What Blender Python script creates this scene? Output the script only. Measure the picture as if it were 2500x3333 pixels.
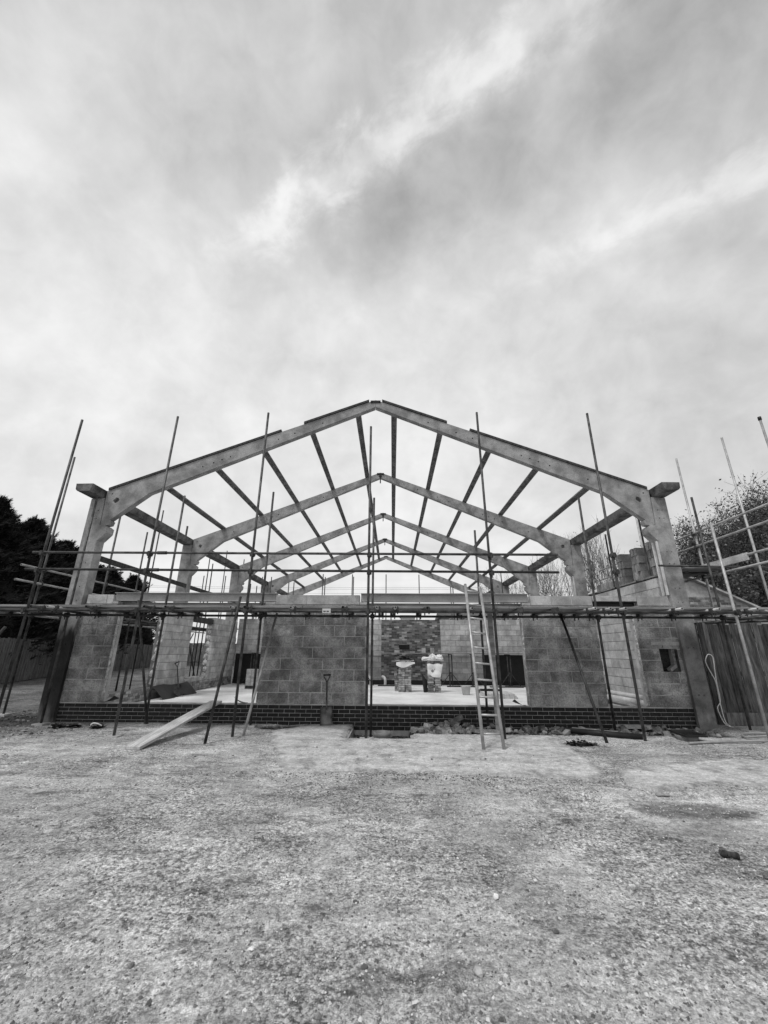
import bpy, math, random
from math import sin, cos, pi, sqrt, radians, atan2, exp
from mathutils import Vector, Matrix, noise
from mathutils.geometry import tessellate_polygon
random.seed(7)
for o in list(bpy.data.objects): bpy.data.objects.remove(o)
sc = bpy.context.scene
C = sc.collection

# ------------------------------------------------------------------ camera
PITCH, YAW, ROLL, CAMH, FPX = .3295, -.0216, .0061, 1.4, 1331.28
fwd = Vector((sin(YAW)*cos(PITCH), cos(YAW)*cos(PITCH), sin(PITCH)))
rgt = Vector((cos(YAW), -sin(YAW), 0)); upv = rgt.cross(fwd)
r2 = rgt*cos(ROLL)+upv*sin(ROLL); u2 = upv*cos(ROLL)-rgt*sin(ROLL)
cd = bpy.data.cameras.new('camera'); cam = bpy.data.objects.new('camera', cd); C.objects.link(cam)
cd.sensor_fit = 'VERTICAL'; cd.sensor_height = 24; cd.lens = FPX/3333*24
cd.clip_start = .05; cd.clip_end = 2000
m = Matrix.Identity(4)
for i in range(3): m[i][0], m[i][1], m[i][2] = r2[i], u2[i], -fwd[i]
m[2][3] = CAMH
cam.matrix_world = m; sc.camera = cam
sc.render.resolution_x, sc.render.resolution_y = 768, 1024

# ------------------------------------------------------------------ world
def nd(nt, typ, **kw):
    n = nt.nodes.new(typ)
    for k, v in kw.items():
        if k in n.inputs.keys() if isinstance(k, str) else False: n.inputs[k].default_value = v
        else: setattr(n, k, v)
    return n
def math_(nt, op, a, b=None, c=None, clamp=False):
    n = nt.nodes.new('ShaderNodeMath'); n.operation = op; n.use_clamp = clamp
    for i, v in enumerate((a, b, c)):
        if v is None: continue
        if isinstance(v, (int, float)): n.inputs[i].default_value = v
        else: nt.links.new(v, n.inputs[i])
    return n.outputs[0]
def rng(nt, v, a, b, c, d, smooth=True):
    n = nt.nodes.new('ShaderNodeMapRange'); n.interpolation_type = 'SMOOTHSTEP' if smooth else 'LINEAR'
    nt.links.new(v, n.inputs['Value'])
    for k, x in zip(('From Min', 'From Max', 'To Min', 'To Max'), (a, b, c, d)): n.inputs[k].default_value = x
    return n.outputs[0]
def nz(nt, vec, scale, detail=5, rough=.55, dist=0.):
    n = nt.nodes.new('ShaderNodeTexNoise'); n.inputs['Scale'].default_value = scale
    n.inputs['Detail'].default_value = detail; n.inputs['Roughness'].default_value = rough; n.inputs['Distortion'].default_value = dist
    if vec is not None: nt.links.new(vec, n.inputs['Vector'])
    return n.outputs['Fac']
def comb(nt, x, y, z=0.):
    n = nt.nodes.new('ShaderNodeCombineXYZ')
    for i, v in enumerate((x, y, z)):
        if isinstance(v, (int, float)): n.inputs[i].default_value = v
        else: nt.links.new(v, n.inputs[i])
    return n.outputs[0]

SUND = Vector((.34, .36, -.87)).normalized()          # the way the light travels
w = bpy.data.worlds.new('World'); sc.world = w; w.use_nodes = True
nt = w.node_tree; nt.nodes.clear()
out = nt.nodes.new('ShaderNodeOutputWorld'); bg = nt.nodes.new('ShaderNodeBackground'); nt.links.new(bg.outputs[0], out.inputs[0])
sky = nt.nodes.new('ShaderNodeTexSky'); sky.sky_type = 'NISHITA'; sky.sun_disc = False
sky.sun_elevation = math.asin(-SUND.z); sky.sun_rotation = atan2(-SUND.x, -SUND.y)
bw = nt.nodes.new('ShaderNodeRGBToBW'); nt.links.new(sky.outputs[0], bw.inputs[0])
tc = nt.nodes.new('ShaderNodeTexCoord'); sp = nt.nodes.new('ShaderNodeSeparateXYZ'); nt.links.new(tc.outputs['Generated'], sp.inputs[0])
dz = math_(nt, 'ADD', math_(nt, 'MAXIMUM', sp.outputs[2], 0.), .06)
U = math_(nt, 'DIVIDE', sp.outputs[0], dz); V = math_(nt, 'DIVIDE', sp.outputs[1], dz)
cc = math_(nt, 'ADD', math_(nt, 'MULTIPLY', U, .53), math_(nt, 'MULTIPLY', V, .848))     # across the cloud bands
ss = math_(nt, 'SUBTRACT', math_(nt, 'MULTIPLY', U, .848), math_(nt, 'MULTIPLY', V, .53))  # along them
wn = nz(nt, comb(nt, ss, cc), 2.2, 6, .6)
cw = math_(nt, 'ADD', cc, math_(nt, 'MULTIPLY', math_(nt, 'SUBTRACT', wn, .5), .12))
n1 = nz(nt, comb(nt, math_(nt, 'MULTIPLY', ss, .95), math_(nt, 'MULTIPLY', cw, 1.3)), 1.25, 7, .5, .3)
n2 = nz(nt, tc.outputs['Generated'], 4.6, 9, .58, .2)
n4 = nz(nt, comb(nt, math_(nt, 'MULTIPLY', ss, 1.), math_(nt, 'MULTIPLY', cc, 1.4), 2.2), 9, 9, .62, .3)
def band(c0, wd):
    t = math_(nt, 'DIVIDE', math_(nt, 'SUBTRACT', math_(nt, 'ADD', cw, math_(nt, 'MULTIPLY', math_(nt, 'SUBTRACT', n4, .5), .16)), c0), wd)
    return math_(nt, 'EXPONENT', math_(nt, 'MULTIPLY', math_(nt, 'MULTIPLY', t, t), -1.))
n3 = nz(nt, tc.outputs['Generated'], 11, 8, .55, .35)
def gate(a0, a1, b0, b1_): return math_(nt, 'MULTIPLY', rng(nt, ss, a0, a1, 0., 1.), rng(nt, ss, b0, b1_, 1., 0.))
b1 = math_(nt, 'MULTIPLY', math_(nt, 'MULTIPLY', band(.425, .042), rng(nt, n3, .36, .6, .7, 1.)), gate(-.95, -.5, .0, .35))
b2 = math_(nt, 'MULTIPLY', math_(nt, 'MULTIPLY', band(.865, .045), rng(nt, n3, .3, .6, .4, 1.)), gate(-.4, .2, .7, 1.4))
ds = math_(nt, 'DIVIDE', math_(nt, 'ADD', ss, .28), .34)
b3 = math_(nt, 'MULTIPLY', band(.585, .12), math_(nt, 'EXPONENT', math_(nt, 'MULTIPLY', math_(nt, 'MULTIPLY', ds, ds), -1.)))
tone = math_(nt, 'ADD', rng(nt, sp.outputs[2], .97, .55, .47, .72), math_(nt, 'MULTIPLY', math_(nt, 'SUBTRACT', n1, .5), .22))
tone = math_(nt, 'ADD', tone, math_(nt, 'MULTIPLY', math_(nt, 'SUBTRACT', n2, .5), .40))
tone = math_(nt, 'ADD', tone, math_(nt, 'MULTIPLY', math_(nt, 'SUBTRACT', n3, .5), .28))
tone = math_(nt, 'ADD', tone, math_(nt, 'MULTIPLY', b1, .25))
tone = math_(nt, 'ADD', tone, math_(nt, 'MULTIPLY', b2, .15))
tone = math_(nt, 'SUBTRACT', tone, math_(nt, 'MULTIPLY', b3, .10))
tone = math_(nt, 'ADD', tone, rng(nt, sp.outputs[0], .85, .05, -.16, .02))
tone = math_(nt, 'MINIMUM', math_(nt, 'MAXIMUM', tone, .30), .86)
mix = nt.nodes.new('ShaderNodeMix'); mix.data_type = 'FLOAT'; mix.inputs[0].default_value = .94
nt.links.new(math_(nt, 'MULTIPLY', bw.outputs[0], .10), mix.inputs[2]); nt.links.new(tone, mix.inputs[3])
nt.links.new(mix.outputs[0], bg.inputs['Color']); bg.inputs['Strength'].default_value = 1.0
sd = bpy.data.lights.new('sun', 'SUN'); sd.energy = 1.5; sd.angle = radians(12); sd.color = (1, 1, 1)
so = bpy.data.objects.new('sun', sd); C.objects.link(so); so.rotation_euler = SUND.to_track_quat('-Z', 'Y').to_euler(); so.location = (-8, -12, 20)
vs = sc.view_settings; vs.view_transform = 'Standard'; vs.look = 'None'; vs.gamma = 1; vs.exposure = 0.20; vs.use_curve_mapping = False

# ------------------------------------------------------------------ materials (all grey: the photograph is black and white)
def mat(name, lo, hi=None, scale=6., rough=.85, metal=0., bump=.2, bscale=None, fine=.12, rand=.0, stretch=(1, 1, 1), tone=False, coord='pos', detail=6):
    M = bpy.data.materials.new(name); M.use_nodes = True; nt = M.node_tree
    b = nt.nodes['Principled BSDF']; hi = lo if hi is None else hi
    if coord == 'pos': g = nt.nodes.new('ShaderNodeNewGeometry'); vec = g.outputs['Position']
    else: g = nt.nodes.new('ShaderNodeTexCoord'); vec = g.outputs['Object']
    mp = nt.nodes.new('ShaderNodeMapping'); mp.inputs['Scale'].default_value = stretch; nt.links.new(vec, mp.inputs['Vector']); vec = mp.outputs[0]
    a = nz(nt, vec, scale, detail, .6)
    f = nz(nt, vec, scale*14, 4, .65)
    val = rng(nt, a, .32, .68, lo, hi)
    val = math_(nt, 'MULTIPLY', val, rng(nt, f, .25, .75, 1-fine*1.6, 1+fine*1.6, False))
    if rand:
        oi = nt.nodes.new('ShaderNodeObjectInfo'); val = math_(nt, 'MULTIPLY', val, rng(nt, oi.outputs['Random'], 0, 1, 1-rand, 1+rand, False))
    if tone:
        at = nt.nodes.new('ShaderNodeAttribute'); at.attribute_name = 'tone'; val = math_(nt, 'MULTIPLY', val, at.outputs['Fac'])
    nt.links.new(val, b.inputs['Base Color'])
    b.inputs['Roughness'].default_value = rough; b.inputs['Metallic'].default_value = metal
    b.inputs['Specular IOR Level'].default_value = .3
    if bump:
        bn = nt.nodes.new('ShaderNodeBump'); bn.inputs['Strength'].default_value = bump; bn.inputs['Distance'].default_value = .02
        nt.links.new(nz(nt, vec, bscale or scale*8, 6, .65), bn.inputs['Height']); nt.links.new(bn.outputs[0], b.inputs['Normal'])
    M['val'] = 1
    return M
MT = {}
MT['concrete'] = mat('precast_concrete', .19, .38, 3.2, bump=.25, bscale=30, fine=.14)
MT['purlin'] = mat('purlin_concrete', .09, .20, 4, bump=.15)
MT['gutter'] = mat('weathered_gutter_concrete', .05, .20, 3.5, bump=.5, bscale=25, fine=.25)
MT['block'] = mat('concrete_block', .15, .38, 3.4, bump=.9, bscale=50, fine=.36, rand=.20)
MT['block_in'] = mat('pale_concrete_block', .32, .54, 3.2, bump=.5, bscale=45, fine=.14, rand=.17)
MT['block_st'] = mat('stacked_block', .18, .34, 3, bump=.6, bscale=50, fine=.25, rand=.35)
MT['mortar'] = mat('mortar', .26, .58, 3.5, bump=.4)
MT['mortar_in'] = mat('thin_grey_mortar', .16, .26, 8, bump=.4)
MT['mortar_dk'] = mat('grey_mortar', .34, .52, 8, bump=.4)
MT['brick'] = mat('dark_engineering_brick', .009, .022, 9, rough=.6, bump=.4, fine=.2, rand=.22)
MT['stock'] = mat('stock_brick', .18, .34, 9, bump=.4, fine=.2, rand=.55)
MT['stock_tone'] = mat('stock_brick_face', .20, .30, 9, bump=.4, fine=.2, tone=True)
MT['steel'] = mat('primed_steel', .30, .40, 3, rough=.6, bump=.05)
MT['tube'] = mat('galvanised_tube', .03, .10, 7, rough=.5, metal=.35, bump=.1, fine=.2, rand=.3)
MT['tube_lt'] = mat('new_galvanised_tube', .30, .48, 7, rough=.45, metal=.3, bump=.1, fine=.2, rand=.15)
MT['coupler'] = mat('rusty_coupler', .03, .08, 12, rough=.7, metal=.2, bump=.3)
MT['board'] = mat('scaffold_board', .16, .30, 5, stretch=(.35, 3, 3), bump=.4, fine=.2, rand=.25)
MT['plank'] = mat('pale_plank', .38, .64, 5, stretch=(5, .6, 1), bump=.4, fine=.22)
MT['wood_dk'] = mat('dark_timber', .03, .07, 6, stretch=(3, 3, .5), bump=.4)
MT['wood_lt'] = mat('pale_batten', .5, .7, 6, bump=.2)
MT['fence'] = mat('weathered_fence_board', .05, .15, 7, stretch=(3, 3, .45), bump=.5, fine=.25, rand=.5)
MT['fence_l'] = mat('grey_fence_pale', .09, .18, 5, stretch=(2, 2, .5), bump=.3, rand=.25)
MT['black'] = mat('black_plastic', .012, .02, 6, rough=.45, bump=.1)
MT['dark'] = mat('dark_recess', .01, .02, 6, bump=0)
MT['white'] = mat('white_fabric', .70, .85, 5, bump=.3)
MT['insul'] = mat('ragged_insulation', .30, .75, 14, bump=.9, bscale=30, fine=.3)
MT['grey_plastic'] = mat('grey_plastic', .16, .22, 5, rough=.5, bump=.1)
MT['pipe_lt'] = mat('pale_plastic_pipe', .45, .60, 5, rough=.4, bump=.05)
MT['grey_hose'] = mat('grey_hose', .26, .36, 5, rough=.5, bump=.1)
MT['cable'] = mat('white_cable', .78, .85, 5, rough=.5, bump=0)
MT['stone'] = mat('rubble_stone', .09, .30, 7, bump=.9, bscale=30, fine=.3, rand=.45)
MT['gravel'] = mat('loose_stone', .30, .40, 20, bump=.4, tone=True)
MT['leaf_dk'] = mat('dead_leaves', .02, .06, 30, bump=.2, tone=True)
MT['conifer'] = mat('conifer_foliage', .010, .026, 1.2, rough=.95, bump=0, tone=True)
MT['leaf'] = mat('shrub_leaves', .05, .11, 2, rough=.8, bump=0, tone=True)
MT['bark'] = mat('bark', .06, .14, 6, bump=.5)
MT['bark_lt'] = mat('pale_twigs', .14, .24, 6, bump=.2)
MT['ladder'] = mat('alloy_ladder', .30, .48, 8, rough=.4, metal=.35, bump=.1)
MT['shovel'] = mat('worn_steel_blade', .05, .16, 7, rough=.5, metal=.5, bump=.2)
MT['slabfloor'] = mat('pale_screed', .60, .82, 1.1, bump=.25, bscale=14, fine=.07)
MT['tile'] = mat('roof_tile', .06, .12, 3, bump=.3)
MT['render'] = mat('pale_render', .5, .6, 1, bump=.1)
MT['glass'] = mat('window_glass', .03, .04, 1, rough=.08, bump=0)

def stained(nm, amt):  # darker column foot: staining plus the scaffold deck's shade put into the colour
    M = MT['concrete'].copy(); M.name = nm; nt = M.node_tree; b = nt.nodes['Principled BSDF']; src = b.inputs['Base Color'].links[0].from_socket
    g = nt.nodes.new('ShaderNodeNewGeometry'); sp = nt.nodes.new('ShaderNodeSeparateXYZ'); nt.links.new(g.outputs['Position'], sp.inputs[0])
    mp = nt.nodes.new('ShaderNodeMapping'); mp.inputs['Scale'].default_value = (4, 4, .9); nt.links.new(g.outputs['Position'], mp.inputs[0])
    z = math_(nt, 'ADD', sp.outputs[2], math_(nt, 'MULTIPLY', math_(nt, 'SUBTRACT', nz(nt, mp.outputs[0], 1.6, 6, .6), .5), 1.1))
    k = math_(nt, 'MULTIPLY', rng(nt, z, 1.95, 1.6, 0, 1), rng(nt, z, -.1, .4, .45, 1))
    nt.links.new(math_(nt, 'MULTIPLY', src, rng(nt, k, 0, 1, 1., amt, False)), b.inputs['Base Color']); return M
MT['stained'] = stained('damp_and_deck_shade_concrete', .10); MT['foot_shade'] = stained('weathered_deck_shade_foot', .52)  # left: damp stain and deck shade; right: mostly painted deck shade, some weathering
def ground_material(name, lo, hi, apron=False):
    M = bpy.data.materials.new(name); M.use_nodes = True; nt = M.node_tree; b = nt.nodes['Principled BSDF']
    g = nt.nodes.new('ShaderNodeNewGeometry'); P = g.outputs['Position']; s = nt.nodes.new('ShaderNodeSeparateXYZ'); nt.links.new(P, s.inputs[0])
    mp = nt.nodes.new('ShaderNodeMapping'); mp.inputs['Scale'].default_value = (.7, 1.5, 1); nt.links.new(P, mp.inputs[0]); Q = mp.outputs[0]
    big = nz(nt, Q, .75, 5, .6, .2); mid = nz(nt, Q, 5, 8, .72, .0); fine = nz(nt, P, 48, 5, .7); sp_ = nz(nt, P, 130, 3, .6)
    if apron:
        st = nt.nodes.new('ShaderNodeMapping'); st.inputs['Scale'].default_value = (.8, 2.4, 1); nt.links.new(P, st.inputs[0])
        v = rng(nt, nz(nt, st.outputs[0], 1.6, 7, .6), .3, .7, lo, hi)
        v = math_(nt, 'MULTIPLY', v, rng(nt, nz(nt, P, 3.2, 7, .7, .4), .46, .68, 1., .52))
        for sc2, a2 in ((14, .26), (48, .34), (130, .22)): v = math_(nt, 'MULTIPLY', v, rng(nt, nz(nt, P, sc2, 5, .65), .3, .7, 1-a2, 1+a2, False))
        ea = nt.nodes.new('ShaderNodeAttribute'); ea.attribute_name = 'edge'
        v = math_(nt, 'MULTIPLY', v, rng(nt, math_(nt, 'ADD', ea.outputs['Fac'], math_(nt, 'MULTIPLY', math_(nt, 'SUBTRACT', nz(nt, P, 6, 7, .7), .5), 1.1)), .1, .7, .72, 1.))
        nt.links.new(v, b.inputs['Base Color']); b.inputs['Roughness'].default_value = .95; b.inputs['Specular IOR Level'].default_value = .15
        bn = nt.nodes.new('ShaderNodeBump'); bn.inputs['Strength'].default_value = .5; bn.inputs['Distance'].default_value = .015
        nt.links.new(nz(nt, P, 40, 6, .7), bn.inputs['Height']); nt.links.new(bn.outputs[0], b.inputs['Normal']); return M
    v = rng(nt, big, .3, .7, lo, hi)
    cl = nz(nt, P, 19, 7, .75, .0)
    gm = rng(nt, math_(nt, 'ADD', nz(nt, P, .8, 4, .6, .4), math_(nt, 'MULTIPLY', math_(nt, 'SUBTRACT', nz(nt, P, 7, 6, .7), .5), .35)), .38, .60, .42, 1.)
    def local(x, k): return math_(nt, 'ADD', 1., math_(nt, 'MULTIPLY', math_(nt, 'SUBTRACT', x, 1.), math_(nt, 'MULTIPLY', gm, k)))
    v = math_(nt, 'MULTIPLY', v, rng(nt, gm, .42, 1., 1.14, .94, False))
    v = math_(nt, 'MULTIPLY', v, rng(nt, mid, .28, .72, .62, 1.34, False))
    v = math_(nt, 'MULTIPLY', v, local(rng(nt, cl, .36, .57, .34, 1.26, True), 1.))
    v = math_(nt, 'MULTIPLY', v, local(rng(nt, fine, .36, .62, .40, 1.50, True), 1.))
    v = math_(nt, 'MULTIPLY', v, rng(nt, sp_, .3, .7, .66, 1.36, False))
    pat = nz(nt, P, .95, 8, .7, .3)
    v = math_(nt, 'MULTIPLY', v, rng(nt, pat, .36, .64, .66, 1.16))
    dirt = nz(nt, Q, 2.1, 9, .75, .1)
    v = math_(nt, 'MULTIPLY', v, rng(nt, dirt, .51, .66, 1., .42))
    if not apron:
        # bare soil beyond the corner of the building, and the yard's own damp hollow
        k = math_(nt, 'ADD', s.outputs[0], math_(nt, 'MULTIPLY', math_(nt, 'SUBTRACT', nz(nt, P, .9, 6, .6), .5), 2.4))
        v = math_(nt, 'MULTIPLY', v, rng(nt, k, -7.2, -5.9, .34, 1.))
        ex = math_(nt, 'DIVIDE', math_(nt, 'SUBTRACT', s.outputs[0], 2.90), .66); ey = math_(nt, 'DIVIDE', math_(nt, 'SUBTRACT', s.outputs[1], 4.72), .30)
        rr = math_(nt, 'SQRT', math_(nt, 'ADD', math_(nt, 'MULTIPLY', ex, ex), math_(nt, 'MULTIPLY', ey, ey)))
        rr = math_(nt, 'ADD', rr, math_(nt, 'MULTIPLY', math_(nt, 'SUBTRACT', nz(nt, P, 5, 7, .7), .5), 1.5))
        v = math_(nt, 'MULTIPLY', v, rng(nt, rr, .55, 1.1, .40, 1.))
        at = nt.nodes.new('ShaderNodeAttribute'); at.attribute_name = 'soil'
        mx = nt.nodes.new('ShaderNodeMix'); mx.data_type = 'FLOAT'; nt.links.new(at.outputs['Fac'], mx.inputs[0]); nt.links.new(v, mx.inputs[2])
        nt.links.new(math_(nt, 'MULTIPLY', rng(nt, mid, .3, .7, .05, .13), 1.), mx.inputs[3]); v = mx.outputs[0]
    nt.links.new(v, b.inputs['Base Color']); b.inputs['Roughness'].default_value = .95; b.inputs['Specular IOR Level'].default_value = .15
    h = math_(nt, 'ADD', math_(nt, 'MULTIPLY', cl, .6), math_(nt, 'MULTIPLY', fine, .4))
    bn = nt.nodes.new('ShaderNodeBump'); bn.inputs['Strength'].default_value = .55 if apron else .85; bn.inputs['Distance'].default_value = .03
    nt.links.new(h, bn.inputs['Height']); nt.links.new(bn.outputs[0], b.inputs['Normal'])
    return M
MT['ground'] = ground_material('yard_dirt', .37, .52)
MT['apron'] = ground_material('apron_concrete', .46, .60, True)

# ------------------------------------------------------------------ mesh helpers
class MB:
    def __init__(s): s.v = []; s.f = []; s.t = []; s.sm = []
    def face(s, idx, tone=1., smooth=False): s.f.append(tuple(idx)); s.t.append(tone); s.sm.append(smooth)
    def add(s, vs, fs, tone=1., smooth=False):
        b = len(s.v); s.v += [tuple(p) for p in vs]
        for f in fs: s.face([b+i for i in f], tone, smooth)
        return s
    def box(s, x0, x1, y0, y1, z0, z1, tone=1.):
        return s.add([(x0,y0,z0),(x1,y0,z0),(x1,y1,z0),(x0,y1,z0),(x0,y0,z1),(x1,y0,z1),(x1,y1,z1),(x0,y1,z1)],
                     [(0,3,2,1),(4,5,6,7),(0,1,5,4),(1,2,6,5),(2,3,7,6),(3,0,4,7)], tone)
    def beam(s, p0, p1, w, h, up=(0,0,1), tone=1.):
        "box of section w (sideways) x h (up) from p0 to p1"
        p0 = Vector(p0); p1 = Vector(p1); d = (p1-p0).normalized(); a = d.cross(Vector(up)).normalized(); b = a.cross(d).normalized()
        q = [p+a*i*w/2+b*j*h/2 for p in (p0, p1) for i, j in ((-1,-1),(1,-1),(1,1),(-1,1))]
        return s.add(q, [(0,1,2,3),(7,6,5,4),(0,4,5,1),(1,5,6,2),(2,6,7,3),(3,7,4,0)], tone)
    def tube(s, p0, p1, r, n=8, r1=None, hollow=False, tone=1.):
        p0 = Vector(p0); p1 = Vector(p1); d = (p1-p0).normalized(); r1 = r if r1 is None else r1
        a = d.orthogonal().normalized(); b = d.cross(a); B = len(s.v)
        cs = [(cos(2*pi*i/n), sin(2*pi*i/n)) for i in range(n)]
        def ring(p, rr): k = len(s.v); s.v += [tuple(p+a*x*rr+b*y*rr) for x, y in cs]; return k
        k0 = ring(p0, r); k1 = ring(p1, r1)
        for i in range(n): j = (i+1) % n; s.face((k0+i, k0+j, k1+j, k1+i), tone, True)
        if hollow:
            for p, k, rr, sg in ((p0, k0, r, 1), (p1, k1, r1, -1)):
                q0 = ring(p, rr*.78); q1 = ring(p+d*sg*.12, rr*.78)
                for i in range(n):
                    j = (i+1) % n; f1 = (k+i, q0+i, q0+j, k+j); f2 = (q0+i, q1+i, q1+j, q0+j)
                    s.face(f1 if sg > 0 else f1[::-1], tone); s.face(f2 if sg > 0 else f2[::-1], tone)
                s.face([q1+i for i in range(n)][::-sg], tone)
        else:
            s.face([k0+i for i in range(n)][::-1], tone); s.face([k1+i for i in range(n)], tone)
        return s
    def path(s, pts, r, n=6, tone=1.):
        pts = [Vector(p) for p in pts]; K = []; a = None
        cs = [(cos(2*pi*i/n), sin(2*pi*i/n)) for i in range(n)]
        for i, p in enumerate(pts):
            d = (pts[min(i+1, len(pts)-1)]-pts[max(i-1, 0)]).normalized()
            a = d.orthogonal().normalized() if a is None else (a-d*a.dot(d)).normalized()
            b = d.cross(a); K.append(len(s.v)); s.v += [tuple(p+a*x*r+b*y*r) for x, y in cs]
        for k0, k1 in zip(K, K[1:]):
            for i in range(n): j = (i+1) % n; s.face((k0+i, k0+j, k1+j, k1+i), tone, True)
        s.face([K[0]+i for i in range(n)][::-1], tone); s.face([K[-1]+i for i in range(n)], tone)
        return s
    def prism(s, loops, f0, f1):
        "loops of 2-D points (outer, holes...) swept between two mapping functions 2-D -> 3-D"
        tri = tessellate_polygon([[Vector((p[0], p[1], 0)) for p in l] for l in loops]); flat = [p for l in loops for p in l]
        n = len(flat); B = len(s.v); s.v += [tuple(f0(*p)) for p in flat]+[tuple(f1(*p)) for p in flat]
        for t in tri: s.face([B+i for i in t]); s.face([B+n+i for i in reversed(t)])
        k = 0
        for l in loops:
            for i in range(len(l)): j = (i+1) % len(l); s.face((B+k+i, B+k+j, B+n+k+j, B+n+k+i))
            k += len(l)
        return s
    def lathe(s, c, prof, n=20, tone=1.):
        K = []
        for r, z in prof: K.append(len(s.v)); s.v += [(c[0]+r*cos(2*pi*i/n), c[1]+r*sin(2*pi*i/n), c[2]+z) for i in range(n)]
        for k0, k1 in zip(K, K[1:]):
            for i in range(n): j = (i+1) % n; s.face((k0+i, k0+j, k1+j, k1+i), tone, True)
        return s
    def lump(s, c, sx, sy, sz, seed=0, rough=.3, tone=1., rot=0., flat=False):
        "angular stone from a jittered icosahedron"
        g = (1+sqrt(5))/2; rd = random.Random(seed)
        P = [(-1,g,0),(1,g,0),(-1,-g,0),(1,-g,0),(0,-1,g),(0,1,g),(0,-1,-g),(0,1,-g),(g,0,-1),(g,0,1),(-g,0,-1),(-g,0,1)]
        F = [(0,11,5),(0,5,1),(0,1,7),(0,7,10),(0,10,11),(1,5,9),(5,11,4),(11,10,2),(10,7,6),(7,1,8),(3,9,4),(3,4,2),(3,2,6),(3,6,8),(3,8,9),(4,9,5),(2,4,11),(6,2,10),(8,6,7),(9,8,1)]
        V = []
        for p in P:
            k = (1+rd.uniform(-rough, rough))/1.9; x, y, z = p[0]*k*sx, p[1]*k*sy, p[2]*k*sz
            V.append((c[0]+x*cos(rot)-y*sin(rot), c[1]+x*sin(rot)+y*cos(rot), c[2]+z))
        return s.add(V, F, tone)
    def shard(s, c, sx, sy, sz, seed=0, j=.45, rot=0., tilt=0.):
        rd = random.Random(seed); V = []
        for k in (-1, 1):
            for x, y in ((-1,-1),(1,-1),(1,1),(-1,1)):
                f = 1-.35*(k > 0)*rd.random(); px, py, pz = x*sx*f*(1-j*rd.random()), y*sy*f*(1-j*rd.random()), k*sz*(1-.5*j*rd.random())
                px, pz = px*cos(tilt)-pz*sin(tilt), px*sin(tilt)+pz*cos(tilt); V.append((c[0]+px*cos(rot)-py*sin(rot), c[1]+px*sin(rot)+py*cos(rot), c[2]+pz))
        T = [(0,3,2,1),(4,5,6,7),(0,1,5,4),(1,2,6,5),(2,3,7,6),(3,0,4,7)]
        return s.add(V, [t for q in T for t in ((q[0],q[1],q[2]),(q[0],q[2],q[3]))])
    def mesh(s, name):
        me = bpy.data.meshes.new(name); me.from_pydata(s.v, [], s.f)
        if any(s.sm): me.polygons.foreach_set('use_smooth', s.sm)
        if any(t != 1. for t in s.t):
            at = me.attributes.new('tone', 'FLOAT', 'FACE'); at.data.foreach_set('value', s.t)
        else:
            at = me.attributes.new('tone', 'FLOAT', 'FACE'); at.data.foreach_set('value', [1.]*len(s.f))
        me.update(); return me
def wl(o):
    v = Vector((0,0,0))
    while o is not None: v = v+o.location; o = o.parent
    return v
def tag(o, label=None, cat=None, group=None, kind=None):
    if label: o['label'] = label
    if cat: o['category'] = cat
    if group: o['group'] = group
    if kind: o['kind'] = kind
    return o
def link(name, me, parent=None, loc=(0,0,0), rz=0., **kw):
    o = bpy.data.objects.new(name, me); C.objects.link(o)
    if parent is not None: o.parent = parent; o.location = Vector(loc)-wl(parent)
    else: o.location = loc
    if rz: o.rotation_euler = (0, 0, rz)
    return tag(o, **kw)
def obj(name, mb, mt, parent=None, **kw):
    "mesh given in world coordinates; a top-level thing gets its origin at its base"
    me = mb.mesh(name); me.materials.append(MT[mt])
    if parent is None and kw.get('kind') is None and mb.v:
        xs = [p[0] for p in mb.v]; ys = [p[1] for p in mb.v]; z0 = min(p[2] for p in mb.v)
        c = Vector(((min(xs)+max(xs))/2, (min(ys)+max(ys))/2, z0)); me.transform(Matrix.Translation(-c))
        return link(name, me, None, c, **kw)
    return link(name, me, parent, **kw)
def thing(name, loc, label, cat, group=None):
    return link(name, None, None, loc, label=label, cat=cat, group=group)
_cache = {}
def blockmesh(L, T, H, mt, ch=.004, name='block'):
    "masonry unit: x along, y into the wall (face at y=0), z up, front arrises chamfered"
    k = (round(L, 3), round(T, 3), round(H, 3), mt, name)
    if k in _cache: return _cache[k]
    b = MB(); c = ch
    v = [(c,0,c),(L-c,0,c),(L-c,0,H-c),(c,0,H-c),(0,c,0),(L,c,0),(L,c,H),(0,c,H),(0,T,0),(L,T,0),(L,T,H),(0,T,H)]
    b.add(v, [(0,1,2,3),(0,4,5,1),(1,5,6,2),(2,6,7,3),(3,7,4,0),(4,8,9,5),(5,9,10,6),(6,10,11,7),(7,11,8,4),(9,8,11,10)])
    me = b.mesh(name); me.materials.append(MT[mt]); _cache[k] = me; return me
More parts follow.
